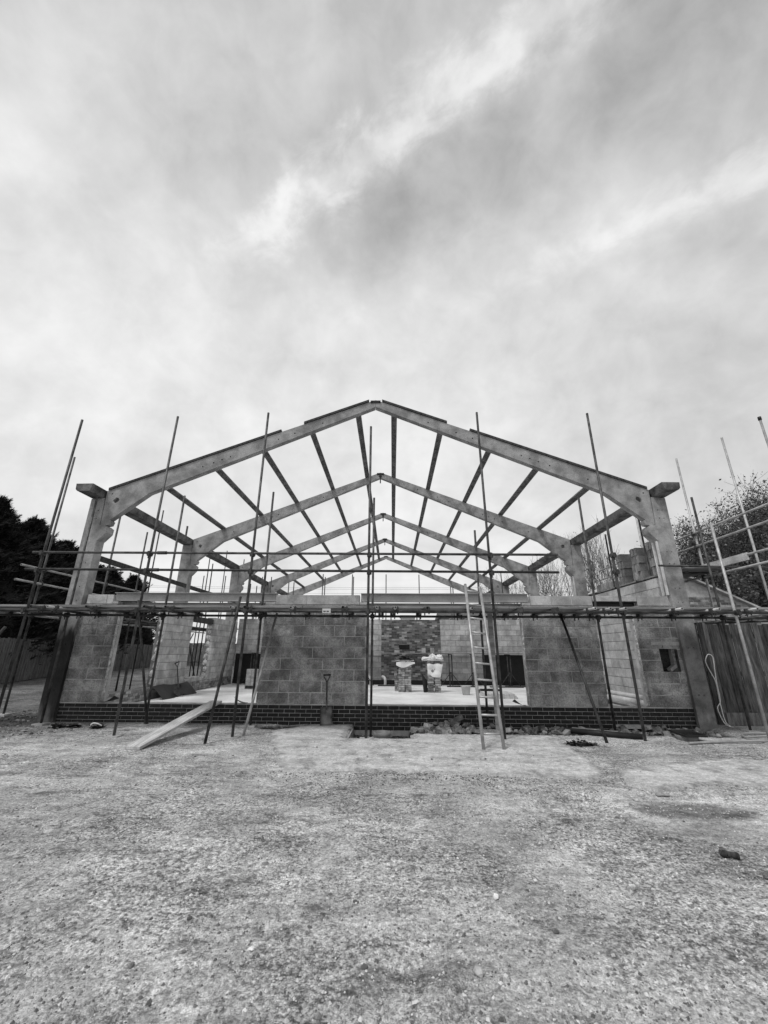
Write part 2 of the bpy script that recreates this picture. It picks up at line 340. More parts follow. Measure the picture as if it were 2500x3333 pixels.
def coursed(parent, name, mt, facing, a0, a1, z0, n, face, L, H, T, gap=.01, ph=0., holes=(), jit=.003, z1=None, first=0):
    "lay courses of separate units; facing '-y' runs along x, '+x' and '-x' run along y"
    made = 0
    for k in range(first, n):
        z = z0+k*H
        st = a0-(L*(.5 if (k+ph) % 2 >= 1 else 0.))-random.choice((0, 0, .0))
        while st < a1-.02:
            s0 = max(st, a0); s1 = min(st+L-gap, a1); st += L
            if s1-s0 < .03: continue
            segs = [(s0, s1)]
            for (h0, h1, hz0, hz1) in holes:
                if z+H*.5 > hz0 and z+H*.5 < hz1:
                    ns = []
                    for p, q in segs:
                        if q <= h0 or p >= h1: ns.append((p, q)); continue
                        if p < h0-.03: ns.append((p, h0))
                        if q > h1+.03: ns.append((h1, q))
                    segs = ns
            for p, q in segs:
                l = round((q-p)*50)/50 if (q-p) < L-gap-.005 else L-gap
                me = blockmesh(l, T, H-gap, mt, name=name); j = random.uniform(-jit, jit)
                if facing == '-y': link(name, me, parent, (p, face+j, z))
                elif facing == '+x': link(name, me, parent, (face+j, p, z), pi/2)
                else: link(name, me, parent, (face+j, q, z), -pi/2)
                made += 1
    return made

# ------------------------------------------------------------------ ground
TRZ = -.20
def smst(a, b, x): t = max(0., min(1., (x-a)/(b-a))); return t*t*(3-2*t)
def gz(x, y):
    z = .012*noise.noise((x*.9, y*.9, 0))
    near = 1 if -9 < x < 9 and 0 < y < 9.6 else 0
    if near: z += .006*noise.noise((x*7, y*7, 3.))+.004*noise.noise((x*17, y*17, 5.))+(.0045*noise.noise((x*31, y*31, 8.)) if y < 5 else 0.)
    if x < -5.6 and y < 30: z += smst(-5.6, -7.5, x)*(.05*noise.noise((x*1.3, y*1.3, 7.))+.03*noise.noise((x*5, y*5, 1.)))
    # trench along the plinth
    t = 0.
    if 7.2 < y < 9.6:
        e = .02*noise.noise((x*3, y*3, 2.))
        if -.78+e < x < .36+e: t = smst(7.86, 7.91, y+e)*smst(-.80, -.75, x+e)
        if x >= .30: t = max(t, smst(8.30, 8.38, y+e*2)*smst(.28, .36, x)*(.34+.16*noise.noise((x*2.3, y*3, 4.)))*(1-smst(6.1, 6.4, x)))
        dx, dy = (x+2.15)/.58, (y-8.95)/.33
        t = max(t, .55*smst(1., .6, sqrt(dx*dx+dy*dy)+e*4))
    z += t*TRZ
    if near:
        for cx_, cy_, R0 in ((-9., 9.5, 8.3), (-9., 9.5, 9.9), (8.5, -2.5, 8.2), (8.5, -2.5, 9.8)):
            q = (sqrt((x-cx_)**2+(y-cy_)**2)-R0)/.12
            if abs(q) < 3: z += (.012*exp(-(abs(q)-1.5)**2*2.5)-.016*exp(-q*q))*(.6+.5*noise.noise((x*1.5, y*1.5, 21.)))*(1-t)
    # rim of the damp hollow
    rx, ry = (x-2.9)/1.7, (y-4.55)/.62
    rr = sqrt(rx*rx+ry*ry)+.08*noise.noise((x*2, y*2, 9.))
    z -= .035*smst(1.05, .9, rr)
    if y > 9.3: z = min(z, .03) if y < 19.5 and -6.8 < x < 6.2 else z
    return z, t
def axis(parts):
    a = []
    for s, e, st in parts:
        n = max(1, round((e-s)/st)); a += [s+(e-s)*i/n for i in range(n)]
    return a+[parts[-1][1]]
gx = axis([(-400,-60,40),(-60,-20,4),(-20,-9,.6),(-9,-3,.085),(-3,4,.035),(4,9,.085),(9,20,.6),(20,60,4),(60,400,40)])
gy = axis([(-60,0,6),(0,1.8,.2),(1.8,5,.03),(5,9.3,.05),(9.3,10,.1),(10,46,.7),(46,100,6),(100,900,60)])
g = MB(); nx = len(gx); soil = []
for y in gy:
    for x in gx:
        z, t = gz(x, y); g.v.append((x, y, z)); soil.append(smst(.08, .24, t))
for j in range(len(gy)-1):
    for i in range(nx-1): a = j*nx+i; g.face((a, a+1, a+nx+1, a+nx), 1., True)
me = g.mesh('ground'); me.materials.append(MT['ground'])
at = me.attributes.new('soil', 'FLOAT', 'POINT'); at.data.foreach_set('value', soil)
link('ground', me, kind='structure')

# concrete apron in front of the middle openings (a worn slab, 3 cm proud)
ap = MB()
edge = []
def wob(p, q, n, a=.02, s=0):
    r = []
    for i in range(n):
        t = i/n; x = p[0]+(q[0]-p[0])*t; y = p[1]+(q[1]-p[1])*t; k = a*(noise.noise((x*6, y*6, s))+.5*noise.noise((x*19, y*19, s)))
        r.append((x+k, y+k))
    return r
cor = [(-1.40,5.80),(.9,5.72),(2.05,5.56),(2.42,5.52),(2.66,6.0),(2.78,6.9),(2.84,8.28),(.36,8.28),(.34,7.86),(-.80,7.84),(-.82,9.20),(-1.60,9.20),(-2.25,8.45),(-2.0,7.4)]
def worn_slab(name, cor, ztop, seed, st=.045):
    xs = [p[0] for p in cor]; ys = [p[1] for p in cor]; b = MB(); ed = []; idx = {}
    def dist(x, y):
        ins = False; d = 9.
        for (x0, y0), (x1, y1) in zip(cor, cor[1:]+cor[:1]):
            if (y0 > y) != (y1 > y) and x < (x1-x0)*(y-y0)/(y1-y0)+x0: ins = not ins
            t = max(0., min(1., ((x-x0)*(x1-x0)+(y-y0)*(y1-y0))/((x1-x0)**2+(y1-y0)**2))); d = min(d, sqrt((x-x0-t*(x1-x0))**2+(y-y0-t*(y1-y0))**2))
        return d if ins else -d
    nx_ = int((max(xs)-min(xs))/st)+3; ny_ = int((max(ys)-min(ys))/st)+3
    for j in range(ny_):
        for i in range(nx_):
            x = min(xs)+(i-1)*st; y = min(ys)+(j-1)*st; d = dist(x, y)
            if d < -.05: continue
            k = d+.05*noise.noise((x*5, y*5, seed))+.03*noise.noise((x*16, y*16, seed)); e = smst(.0, .05, k)
            g_ = gz(x, y); idx[(i, j)] = len(b.v); b.v.append((x, y, (ztop if g_[1] < .1 else ztop)-.035*(1-e)+.002*noise.noise((x*9, y*9, 1.)))); ed.append(smst(0., .22, k))
    for j in range(ny_-1):
        for i in range(nx_-1):
            q = [(i, j), (i+1, j), (i+1, j+1), (i, j+1)]
            if all(p in idx for p in q): b.face([idx[p] for p in q], 1., True)
    o = obj(name, b, 'apron', kind='structure'); at = o.data.attributes.new('edge', 'FLOAT', 'POINT'); at.data.foreach_set('value', ed); return o
worn_slab('concrete_apron', cor, .016, 1)
worn_slab('concrete_slab', [(2.62,5.45),(2.86,5.12),(3.18,5.29),(3.70,5.43),(4.15,5.36),(5.2,5.2),(7.5,5.2),(7.5,6.1),(5.6,6.35),(4.92,6.69),(4.6,6.67),(3.96,6.47),(3.32,6.27),(2.80,6.02)], .014, 4)
fs = MB(); fs.box(-6.90, 6.08, 9.50, 27.6, -.30, .08); obj('floor_slab', fs, 'slabfloor', kind='structure')

# ------------------------------------------------------------------ portal frames
XC = -.435; FY = [9.16+4.572*i for i in range(5)]
def rtop(u): return 7.64-.3905*abs(u)
def rbot(u): return 7.424-.436*abs(u)
COL = [(6.87,-.25),(6.87,4.875),(6.55,4.90),(6.52,4.222),(6.40,4.212),(6.325,4.16),(6.332,4.03),(6.47,3.865),(6.50,3.84),(6.52,-.25)]
RAF = [(.004,7.63),(6.535,5.09),(6.512,4.232),(6.41,4.20),(6.295,4.225),(6.268,4.318),(6.31,4.345),(5.49,5.03),(5.30,5.113),(.004,7.424)]
def ngon(u, z, r, n, j=0., seed=0):
    rd = random.Random(seed); return [(u+r*(1+rd.uniform(-j, j))*cos(2*pi*i/n), z+r*(1+rd.uniform(-j, j))*sin(2*pi*i/n)) for i in range(n)][::-1]
fl = ['front concrete portal frame, with dark capping strips along its rafters, flush with the block facade',
      'concrete portal frame standing next behind the front frame, dark bracket hanging under its ridge',
      'middle concrete portal frame of the row of five, above the rear block wall',
      'fourth concrete portal frame counted from the facade, rising beyond the rear block wall',
      'rearmost concrete portal frame, the end of the row beyond the rear wall']
for i, Y in enumerate(FY):
    t = thing('portal_frame', (XC, Y+.1, 0), fl[i], 'portal frame', 'concrete portal frames')
    for s in (-1, 1):
        holes = []
        if i < 3:
            for zz in (4.55, 4.36, 3.55, 3.30, 2.75, 2.45, 1.5, .6):
                for k in (0, 1): holes.append(ngon(6.64+k*.10, zz+.03*((zz*7+k) % 1), .014, 6))
        b = MB(); b.prism([COL]+holes, lambda u, z: (XC+s*u, Y, z), lambda u, z: (XC+s*u, Y+.26, z)); obj('column', b, ('stained' if s < 0 else 'foot_shade') if i == 0 else 'concrete', t)
        holes = [ngon(6.26, 4.85, .066, 9, .28, i*7+s+3)]
        if i < 4:
            for u in (1.35, 2.05, 2.45, 3.62, 3.82, 4.02, 4.28, 5.15, 6.40): holes.append(ngon(u, (rtop(u)*.42+rbot(u)*.58) if u < 6 else 5.01, .020, 7))
        b = MB(); b.prism([RAF]+holes, lambda u, z: (XC+s*u, Y+.01, z), lambda u, z: (XC+s*u, Y+.165, z)); obj('rafter', b, 'concrete', t)
        if i == 0:
            for u0, u1 in ((.17, 1.83), (2.40, 6.50)):
                b = MB(); b.prism([[(u0, rtop(u0)+.002), (u1, rtop(u1)+.002), (u1, rtop(u1)+.062), (u0, rtop(u0)+.062)]], lambda u, z: (XC+s*u, Y-.015, z), lambda u, z: (XC+s*u, Y+.10, z))
                obj('capping_strip', b, 'wood_dk', t)
    b = MB(); b.box(XC-.13, XC+.13, Y-.012, Y+.008, 7.535, 7.605); obj('ridge_plate', b, 'black', t)
    for s in (-1, 1):
        b = MB(); b.tube((XC+s*.1, Y-.03, 7.57), (XC+s*.1, Y-.011, 7.57), .018, 6); obj('bolt', b, 'black', t)
    if i in (1, 2, 3):
        b = MB(); b.box(XC-.02, XC+.02, Y-.008, Y+.006, 7.20, 7.536); b.box(XC-.05, XC+.05, Y-.010, Y+.004, 7.45, 7.50); obj('hanging_bracket', b, 'black', t)

# purlins
PU = (.48, 1.715, 3.0, 4.235, 5.53)
bay = ['first bay behind the facade, between the front portal frame and the next', 'second bay, between the second and third portal frames', 'third bay, just beyond the rear block wall', 'last bay, in front of the rearmost portal frame']
ang = math.atan(.3905)
for i in range(4):
    y0, y1 = FY[i]+(.11 if i == 0 else .085), FY[i+1]+.08
    for s in (-1, 1):
        for ui, u in enumerate(PU):
            z = rtop(u); b = MB()
            T_ = [(-.075,.0),(-.04,.0),(-.036,.018),(.036,.018),(.04,.0),(.075,.0),(.075,.05),(.025,.06),(.025,.11),(-.025,.11),(-.025,.06),(-.075,.05)]
            def mp(p, q, yy, s=s, u=u, z=z):
                q = q-.012; dx = p*cos(ang)+q*sin(ang); dzv = -p*sin(ang)+q*cos(ang)
                return (XC+s*(u+dx), yy, z+dzv)
            b.prism([T_], lambda p, q: mp(p, q, y0), lambda p, q: mp(p, q, y1))
            obj('purlin', b, 'purlin', label='%s roof purlin on the %s side, in the %s bay from the facade' % (('ridge', 'upper', 'middle', 'lower', 'eaves')[ui], 'conifer' if s < 0 else 'outhouse', ('first', 'second', 'third', 'last')[i]), cat='purlin', group='concrete roof purlins')
# eaves gutters
G_ = [(6.945,5.075),(6.545,5.08),(6.60,4.895),(6.90,4.90),(6.935,4.94)]
gb = ['first bay, its cut end overhanging the facade', 'second bay from the facade', 'third bay from the facade', 'last bay from the facade']
for s, side in ((-1, 'dark conifer'), (1, 'brick outhouse')):
    for i in range(4):
        y0 = 8.69 if i == 0 else FY[i]+.125; y1 = FY[i+1]+.12; b = MB()
        b.prism([G_], lambda u, z: (XC+s*u, y0, z+.006), lambda u, z: (XC+s*u, y1, z+.006))
        o = obj('eaves_gutter', b, 'gutter', label='concrete eaves gutter on the %s side, %s' % (side, gb[i]), cat='gutter', group='eaves gutters')
        if s > 0 and i == 1:
            for k in range(7):
                c = MB(); yy = y0+.3+k*.62; c.lump((XC+6.60, yy, 5.098), .05, .06, .05, k, .3); obj('moss_clump', c, 'black', o).location = (0,0,0)
                o.children[-1].data.transform(Matrix.Translation(-o.location))
for i in (0, 1):
    b = MB(); b.beam((-6.99, FY[i]+.262, 3.47), (-6.99, FY[i+1]-.003, 3.47), .07, .12)
    obj('side_rail', b, 'wood_dk', label=('dark sheeting rail joining the front and second frames on the conifer side','dark sheeting rail joining the second and third frames on the conifer side')[i], cat='rail', group='dark sheeting rails')
for i in (0, 1, 2):
    for k, yy in enumerate((.045, .19)):
        b = MB(); b.box(XC+6.462, XC+6.499, FY[i]+yy-.022, FY[i]+yy+.022, 2.62 if i else 2.615, 3.84)
        obj('timber_batten', b, 'wood_lt', label='pale vertical batten on the %s outhouse side column, %s edge of its inner face' % (('front','second','third')[i], ('yard', 'rear')[k]), cat='batten', group='pale battens on columns')

# ------------------------------------------------------------------ front wall
WF = 9.234; Z0 = .355
pl = thing('brick_plinth', (-.4, WF+.15, -.12), 'low dark engineering brick plinth running under the whole block facade', 'brick wall')
b = MB(); b.box(-6.95, 6.08, WF+.012, WF+.295, -.30, Z0-.004); obj('mortar', b, 'mortar_dk', pl)
coursed(pl, 'brick', 'brick', '-y', -6.95, 6.125, Z0-6*.075, 6, WF, .225, .075, .10, .010, 0, jit=.002, first=1)
b = MB(); x = -6.95
while x < 6.1: b.box(x, min(x+.215, 6.12), WF, WF+.1, Z0-.45, Z0-.385); x += .225
tag(obj('buried_brick_course', b, 'brick', pl), kind='stuff')
b = MB(); b.box(-6.96, 6.13, WF-.003, WF+.10, Z0-.001, Z0+.008); obj('damp_proof_strip', b, 'mortar', pl)

def ragged(name, x, y0, y1, z0, z1, parent, mt, amp=.025, seed=0, sgn=1):
    b = MB(); n = int((z1-z0)/.03); K = []
    for i in range(n+1):
        z = z0+(z1-z0)*i/n; row = []
        for j in range(5):
            y = y0+(y1-y0)*j/4; row.append(len(b.v)); b.v.append((x+sgn*amp*noise.noise((z*13, y*30, seed))+sgn*amp*.6*noise.noise((z*41, y*60, seed)), y, z))
        K.append(row)
    for r0, r1 in zip(K, K[1:]):
        for j in range(4): b.face((r0[j], r0[j+1], r1[j+1], r1[j]))
    B = len(b.v)
    for row in (K[0], K[-1]): pass
    back = [len(b.v)+i for i in range(2)]
    obj(name, b, mt, parent)
BZ = Z0+.008
def pier(label, x0, x1, z1, ph, holes=(), jl=False, jr=False, top=None):
    t = thing('block_pier', ((x0+x1)/2, WF+.15, BZ), label, 'block wall', 'block piers of the facade')
    n = round((z1-BZ)/.225)
    b = MB()
    hs = [h for h in holes]
    def core(a0, a1, y0, y1, zz0, zz1, nm, mt):
        bb = MB()
        if hs:
            h = hs[0]; bb.box(a0, h[0], y0, y1, zz0, zz1); bb.box(h[1], a1, y0, y1, zz0, zz1); bb.box(h[0], h[1], y0, y1, zz0, h[2]); bb.box(h[0], h[1], y0, y1, h[3], zz1)
        else: bb.box(a0, a1, y0, y1, zz0, zz1)
        obj(nm, bb, mt, t)
    core(x0+.012, x1-.012, WF+.006, WF+.098, BZ-.001, z1-.008, 'mortar', 'mortar')
    coursed(t, 'block', 'block', '-y', x0, x1, BZ+.006, n, WF, .45, .225, .10, .013, ph, holes)
    core(x0+.05, x1-.05, WF+.103, WF+.195, BZ, z1-.02, 'cavity_insulation', 'insul')
    core(x0-.0+(.0 if jl else .0), x1, WF+.20, WF+.30, BZ, z1, 'inner_leaf', 'block_in')
    if jr: ragged('torn_insulation', x1-.01, WF+.098, WF+.205, BZ+.01, z1-.25, t, 'insul', .03, 1, 1)
    if jl: ragged('torn_insulation', x0+.01, WF+.098, WF+.205, BZ+.01, z1-.25, t, 'insul', .03, 5, -1)
    return t
pL = pier('narrow block pier between the dark stained column and the first wide opening', -6.955, -6.165, BZ+.225*9, 0, jr=True)
pC = pier('wide block pier with the upright shovel leaning on it, between the two big openings', -2.83, -.555, BZ+.225*9, 1, jl=True)
pR = pier('block pier between the ladder opening and the narrow opening with pipes', 2.845, 4.405, BZ+.225*9, 0, jl=True)
WIN = (5.635, 6.006, 1.035, 1.563)
pF = pier('narrow block pier with a small square hole, beside the end column', 5.28, 6.125, BZ+.225*9, 1, holes=(WIN,), jl=True)
def topcourse(t, x0, x1, z0, z1, ph=0, name='block'):
    b = MB(); b.box(x0+.01, x1-.01, WF+.006, WF+.295, z0, z1-.01); obj('mortar', b, 'mortar', t)
    x = x0-(.2 if ph else 0)
    while x < x1-.02:
        a = max(x, x0); e = min(x+.44, x1); x += .45
        if e-a > .03: link('block', blockmesh(round(e-a, 2), .1, z1-z0-.01, 'block_in'), t, (a, WF+random.uniform(-.004, .004), z0))
ZT = BZ+.225*9
topcourse(pL, -6.88, -6.29, ZT, 2.60); topcourse(pC, -2.60, -.73, ZT, 2.605, 1); topcourse(pR, 3.05, 4.40, ZT, 2.60)
for a, e in ((-6.285, -6.17), (-2.825, -2.61)): topcourse(pL if a < -5 else pC, a, e, ZT, 2.452)
topcourse(pC, -.72, -.56, ZT, 2.452); topcourse(pR, 2.85, 3.04, ZT, 2.452)
topcourse(pF, 5.37, 6.13, ZT, 2.60, 1)
topcourse(pR, 4.41, 5.36, 2.478, 2.605)
b = MB(); b.box(4.405, 5.365, WF+.01, WF+.14, 2.462, 2.474); b.box(4.405, 5.365, WF+.13, WF+.14, 2.37, 2.462); obj('steel_lintel', b, 'black', label='black steel angle lintel over the narrow opening with the pipes', cat='lintel')
b = MB(); b.box(5.49, 6.15, WF-.006, WF+.09, 1.567, 1.637); obj('concrete_lintel', b, 'block_in', label='small concrete lintel over the square hole in the end pier', cat='lintel')
b = MB(); b.box(5.60, 6.04, WF+.30, WF+.32, .98, 1.60); obj('backing_board', b, 'leaf_dk', label='dark mottled board closing the back of the small square hole', cat='board')
b = MB(); b.beam((5.80, WF+.06, 1.075), (5.96, WF+.10, 1.165), .09, .065); obj('loose_brick', b, 'stock', label='loose brick lying tilted in the small square hole', cat='brick')
# steel beams over the two big openings
def ibeam(x0, x1, y, z0, z1, wd=.14):
    b = MB(); h = z1-z0; t = .012; yc = y+wd/2
    P = [(y,z0),(y+wd,z0),(y+wd,z0+t),(yc+.005,z0+t+.004),(yc+.005,z1-t-.004),(y+wd,z1-t),(y+wd,z1),(y,z1),(y,z1-t),(yc-.005,z1-t-.004),(yc-.005,z0+t+.004),(y,z0+t)]
    b.prism([P], lambda p, q: (x0, p, q), lambda p, q: (x1, p, q)); return b
for x0, x1, lab in ((-6.285, -2.585, 'bay beside the stained column'), (-.705, 3.01, 'bay behind the ladder')):
    obj('steel_beam', ibeam(x0, x1, WF+.004, 2.456, 2.640), 'steel', label='pale steel beam on top of the facade over the '+lab, cat='steel beam', group='outer steel beams')
    obj('steel_beam', ibeam(x0+.06, x1-.12, WF+.185, 2.262, 2.44, .12), 'steel', label='lower inner steel beam behind the outer one over the '+lab, cat='steel beam', group='inner steel beams')

# ------------------------------------------------------------------ side and rear walls
rw = thing('block_wall', (6.2, 14, .08), 'pale block side wall on the outhouse side, with pipes lying along its foot', 'block wall')
RX = 6.078
b = MB(); b.box(RX+.012, RX+.29, 9.56, 12.85, .08, 3.03); b.box(RX+.012, RX+.29, 12.85, 18.85, .08, 2.58); obj('mortar', b, 'mortar_in', rw)
coursed(rw, 'block', 'block_in', '-x', 9.55, 18.80, .135, 11, RX, .45, .225, .10, .013, 0)
coursed(rw, 'block', 'block_in', '-x', 9.55, 12.85, .135+11*.225, 2, RX, .45, .225, .10, .013, 1)
lw = thing('block_wall', (-7.0, 13.7, .08), 'broken block side wall on the conifer side, low brick base with two tall piers', 'block wall')
LX = -6.93
b = MB(); b.box(LX-.29, LX-.012, 9.56, 18.85, .08, .385); obj('mortar', b, 'mortar_in', lw)
coursed(lw, 'brick', 'stock', '+x', 9.55, 18.80, .09, 4, LX, .225, .075, .10, .01, 0)
for y0, y1, n in ((12.85, 14.55, 10), (16.35, 18.85, 10)):
    b = MB(); b.box(LX-.29, LX-.012, y0+.01, y1-.01, .38, .385+.225*n-.01); obj('mortar', b, 'mortar_in', lw)
    coursed(lw, 'block', 'block_in', '+x', y0, y1, .39, n, LX, .45, .225, .10, .013, 0)
    K = MB()
    ragged('torn_insulation', 0, 0, 1, 0, 1, lw, 'insul', 0) if False else None
    for q in range(9):
        K.lump((LX-.15+random.uniform(-.04, .04), y0-.005, .55+q*.22), .09, .03, .11, q, .4)
    obj('torn_insulation', K, 'insul', lw)
b = MB(); b.beam((LX-.15, 14.3, 2.47), (LX-.15, 16.6, 2.47), .2, .18); obj('steel_beam', b, 'wood_dk', label='dark beam spanning the opening in the conifer side wall', cat='steel beam')
RY = 18.9
bwall = thing('block_wall', (-.4, RY+.1, .08), 'rear block wall inside the shell with a patch of old brick in its middle', 'block wall')
b = MB(); b.box(-6.9, 6.06, RY+.012, RY+.2, .08, 2.75); obj('mortar', b, 'mortar_in', bwall)
coursed(bwall, 'block', 'block_in', '-y', -6.9, 6.06, .09, 12, RY, .45, .225, .10, .013, 0, holes=((-.49, 2.12, 0, 9),))
b = MB()
for k in range(36):
    x = -.485-(.11 if k % 2 else 0)
    while x < 2.115:
        a, e = max(x, -.485), min(x+.215, 2.115)
        if e-a > .03 and not (.27 < (a+e)/2 < .75 and 1.50 < .1+k*.075 < 1.70): b.box(a, e, RY+random.uniform(-.006, .006), RY+.1, .095+k*.0745, .095+k*.0745+.0645, random.choice((.3,.4,.5,.6,.7,.8,1.,1.5)))
        x += .225
tag(obj('old_brickwork', b, 'stock_tone', bwall), kind='stuff', label='old patch of small varied bricks')
b = MB(); b.box(.27, .75, RY+.005, RY+.02, 1.50, 1.70); obj('niche', b, 'dark', bwall)
for a_, e_ in ((-6.88, -3.9), (3.95, 6.05)):
    b = MB(); b.box(a_, e_, RY-.010, RY-.0045, .262, 1.30); obj('board_shade_sheet', b, 'black', bwall)  # black sheets stand in for the shade under the trestle boards
b = MB(); b.box(-6.9, 6.06, RY-.012, RY-.004, .085, .26); obj('damp_proof_membrane', b, 'black', bwall)

# ------------------------------------------------------------------ scaffolds
R_ = .0242
def stand(t, x, y, z0, z1, mt='tube', top=None, plate=True):
    b = MB(); p1 = (x, y, z1) if top is None else top
    b.tube((x, y, z0+.006), p1, R_, 10, hollow=True); obj('standard', b, mt, t)
    if plate:
        b = MB(); b.box(x-.11, x+.11, y-.10, y+.10, z0-.03, z0+.02); obj('base_plate', b, 'mortar', t)
def tube(t, p0, p1, nm='ledger', mt='tube', r=R_):
    b = MB(); b.tube(p0, p1, r, 10, hollow=True); return obj(nm, b, mt, t)
cm = MB(); cm.tube((0,-.034,0), (0,.034,0), .036, 8); cm.box(-.045,.045,-.018,.018,-.035,.035); cm.tube((.03,0,-.06), (.03,0,.05), .009, 6); cm.tube((-.03,0,-.075), (-.03,0,.03), .009, 6)
cm.v = [(a*1.3, b_*1.3, c_*1.3) for a, b_, c_ in cm.v]; CPM = cm.mesh('coupler'); CPM.materials.append(MT['coupler'])
def coup(t, x, y, z, rz=0.): link('coupler', CPM, t, (x, y, z), rz)
def deck(t, x0, x1, y0, y1, z, along='x', w_=.225, L=3.9, name='board'):
    a0, a1, c0, c1 = (x0, x1, y0, y1) if along == 'x' else (y0, y1, x0, x1)
    c = c0; r = 0
    while c < c1-.1:
        s = a0-(r % 2)*1.1
        while s < a1:
            p, q = max(s, a0), min(s+L-.012, a1); s += L
            if q-p < .3: continue
            b = MB(); dz_ = random.uniform(0, .004)
            if along == 'x': b.box(p, q, c, c+w_-.008, z+dz_, z+.038+dz_)
            else: b.box(c, c+w_-.008, p, q, z+dz_, z+.038+dz_)
            obj(name, b, 'board', t)
        c += w_; r += 1
YO, YI = 7.82, 8.92
fs_ = thing('scaffold', (-.4, 8.4, 0), 'front tube scaffold with boarded deck running across the whole facade', 'scaffold', 'tube scaffolds')
for x, z1, dx in ((-6.96, 6.25, .06), (-4.80, 6.32, .04), (-2.745, 6.40, .0), (-.452, 6.04, -.012), (1.90, 6.38, -.05), (4.24, 6.34, 0.), (6.30, 3.84, -.03)):
    stand(fs_, x, YO, -.01, z1, top=(x+dx, YO, z1), mt='tube_lt' if x > 6 else 'tube')
for x, z1, z0 in ((-6.99, 4.84, 0), (-4.90, 4.86, 0), (-2.80, 4.95, 0), (-.425, 4.80, -.18), (1.86, 4.01, -.1), (4.30, 4.84, -.08), (6.87, 4.8, 0)):
    stand(fs_, x, YI, z0, z1)
tube(fs_, (-9.6, YO-.05, 2.112), (8.2, YO-.05, 2.112)); tube(fs_, (-9.4, YI-.05, 2.108), (8.0, YI-.05, 2.108))
tube(fs_, (-7.10, YO-.05, 3.225), (3.17, YO-.05, 3.185), 'guard_rail'); tube(fs_, (-7.16, YO-.05, 2.89), (3.15, YO-.05, 2.845), 'guard_rail')
for x, z in ((-4.52, 3.215), (-4.62, 2.878)):
    b = MB(); b.tube((x-.09, YO-.05, z), (x+.09, YO-.05, z), .034, 10); obj('sleeve_coupler', b, 'coupler', fs_)
for x in (-1.2, 4.9, -6.2):
    b = MB(); b.tube((x-.09, YI-.05, 2.108), (x+.09, YI-.05, 2.108), .034, 10); obj('sleeve_coupler', b, 'coupler', fs_)
TR = (-8.3, -6.63, -6.37, -5.63, -4.52, -4.15, -2.954, -2.686, -1.856, -.893, -.283, .053, .632, 1.444, 2.35, 3.0, 3.618, 3.918, 4.163, 5.171, 5.845, 6.481, 7.4)
for x in TR:
    sk = random.uniform(-.10, .10); e0 = YO-.27+random.uniform(-.04, .05)
    if x in (2.35, 3.0): e0 = YO-.075
    tube(fs_, (x, e0, 2.158), (x+sk, 9.14+random.uniform(-.06, .02), 2.154), 'transom', 'tube_lt' if x > 3.4 or random.random() < .3 else 'tube'); coup(fs_, x+.004, YO-.05, 2.14); coup(fs_, x+sk*.8, YI-.05, 2.13)
for x in (-6.93, -4.78, -2.745, -.455, 1.88):
    for z in (3.21, 2.87): coup(fs_, x+.01, YO-.03, z-(x+7)*.004, pi/2)
for x in (-6.96, -4.80, -2.745, -.452, 1.90, 4.24, 6.30): coup(fs_, x, YO-.03, 2.112, pi/2)
for x in (-6.99, -4.90, -2.80, -.425, 1.86, 4.30, 6.87): coup(fs_, x, YI-.03, 2.108, pi/2)
for z in (3.18, 2.86): coup(fs_, 4.24, YO-.03, z, pi/2)
deck(fs_, -9.5, 6.98, 7.90, 9.05, 2.185)
for p0, p1, mt in (((-2.99, 7.30, 0), (-2.86, 7.76, 2.37), 'tube'), ((-2.62, 8.02, 0), (-2.45, 8.86, 2.16), 'tube_lt'), ((-4.87, 8.95, .02), (-4.95, 8.0, 2.32), 'tube'), ((3.53, 7.67, 0), (3.50, 8.82, 2.16), 'tube')):
    tube(fs_, p0, p1, 'raker', mt)
b = MB(); b.box(-1.30, -1.145, YO-.083, YO-.078, 2.075, 2.155); tg = obj('scaffold_tag', b, 'pipe_lt', fs_)
for k in (0, 1):
    b = MB(); b.box(-1.28+k*.06, -1.235+k*.06, YO-.0845, YO-.0835, 2.095, 2.115); obj('printed_mark', b, 'black', tg)
# the scaffold down the conifer side
ls = thing('scaffold', (-8.2, 13, 0), 'side tube scaffold with rails running back along the conifer side', 'scaffold', 'tube scaffolds')
for y, z1 in ((9.95, 6.40), (12.25, 5.50), (14.53, 6.44), (16.5, 6.41), (19.0, 6.3)): stand(ls, -8.70, y, .02, z1)
for y, z1 in ((10.74, 4.98), (12.1, 4.88), (14.4, 5.78), (17., 4.9)): stand(ls, -7.62, y, 0, z1)
tube(ls, (-8.65, 9.25, 3.28), (-8.65, 14.2, 3.30), 'guard_rail', 'tube_lt'); tube(ls, (-8.65, 9.2, 2.93), (-8.65, 13.2, 2.93), 'guard_rail', 'tube_lt')
tube(ls, (-8.65, 8.2, 2.175), (-8.65, 19.5, 2.175), 'ledger', 'tube_lt'); tube(ls, (-7.67, 9.4, 2.165), (-7.67, 19.5, 2.165))
for y in (9.9, 10.8, 12.0, 13.1, 14.4, 15.4, 16.6, 17.8): tube(ls, (-8.95, y, 2.22), (-7.38, y+.05, 2.215), 'transom'); coup(ls, -8.65, y, 2.2, pi/2)
for y in (9.95, 12.25):
    for z in (3.28, 2.93, 2.175): coup(ls, -8.68, y, z)
deck(ls, -8.60, -7.72, 9.4, 19.4, 2.246, 'y')
tube(ls, (-8.62, 16.6, 0.03), (-8.62, 18.3, 2.1), 'brace'); tube(ls, (-7.6, 17., 0.1), (-7.6, 15.6, 2.1), 'brace')
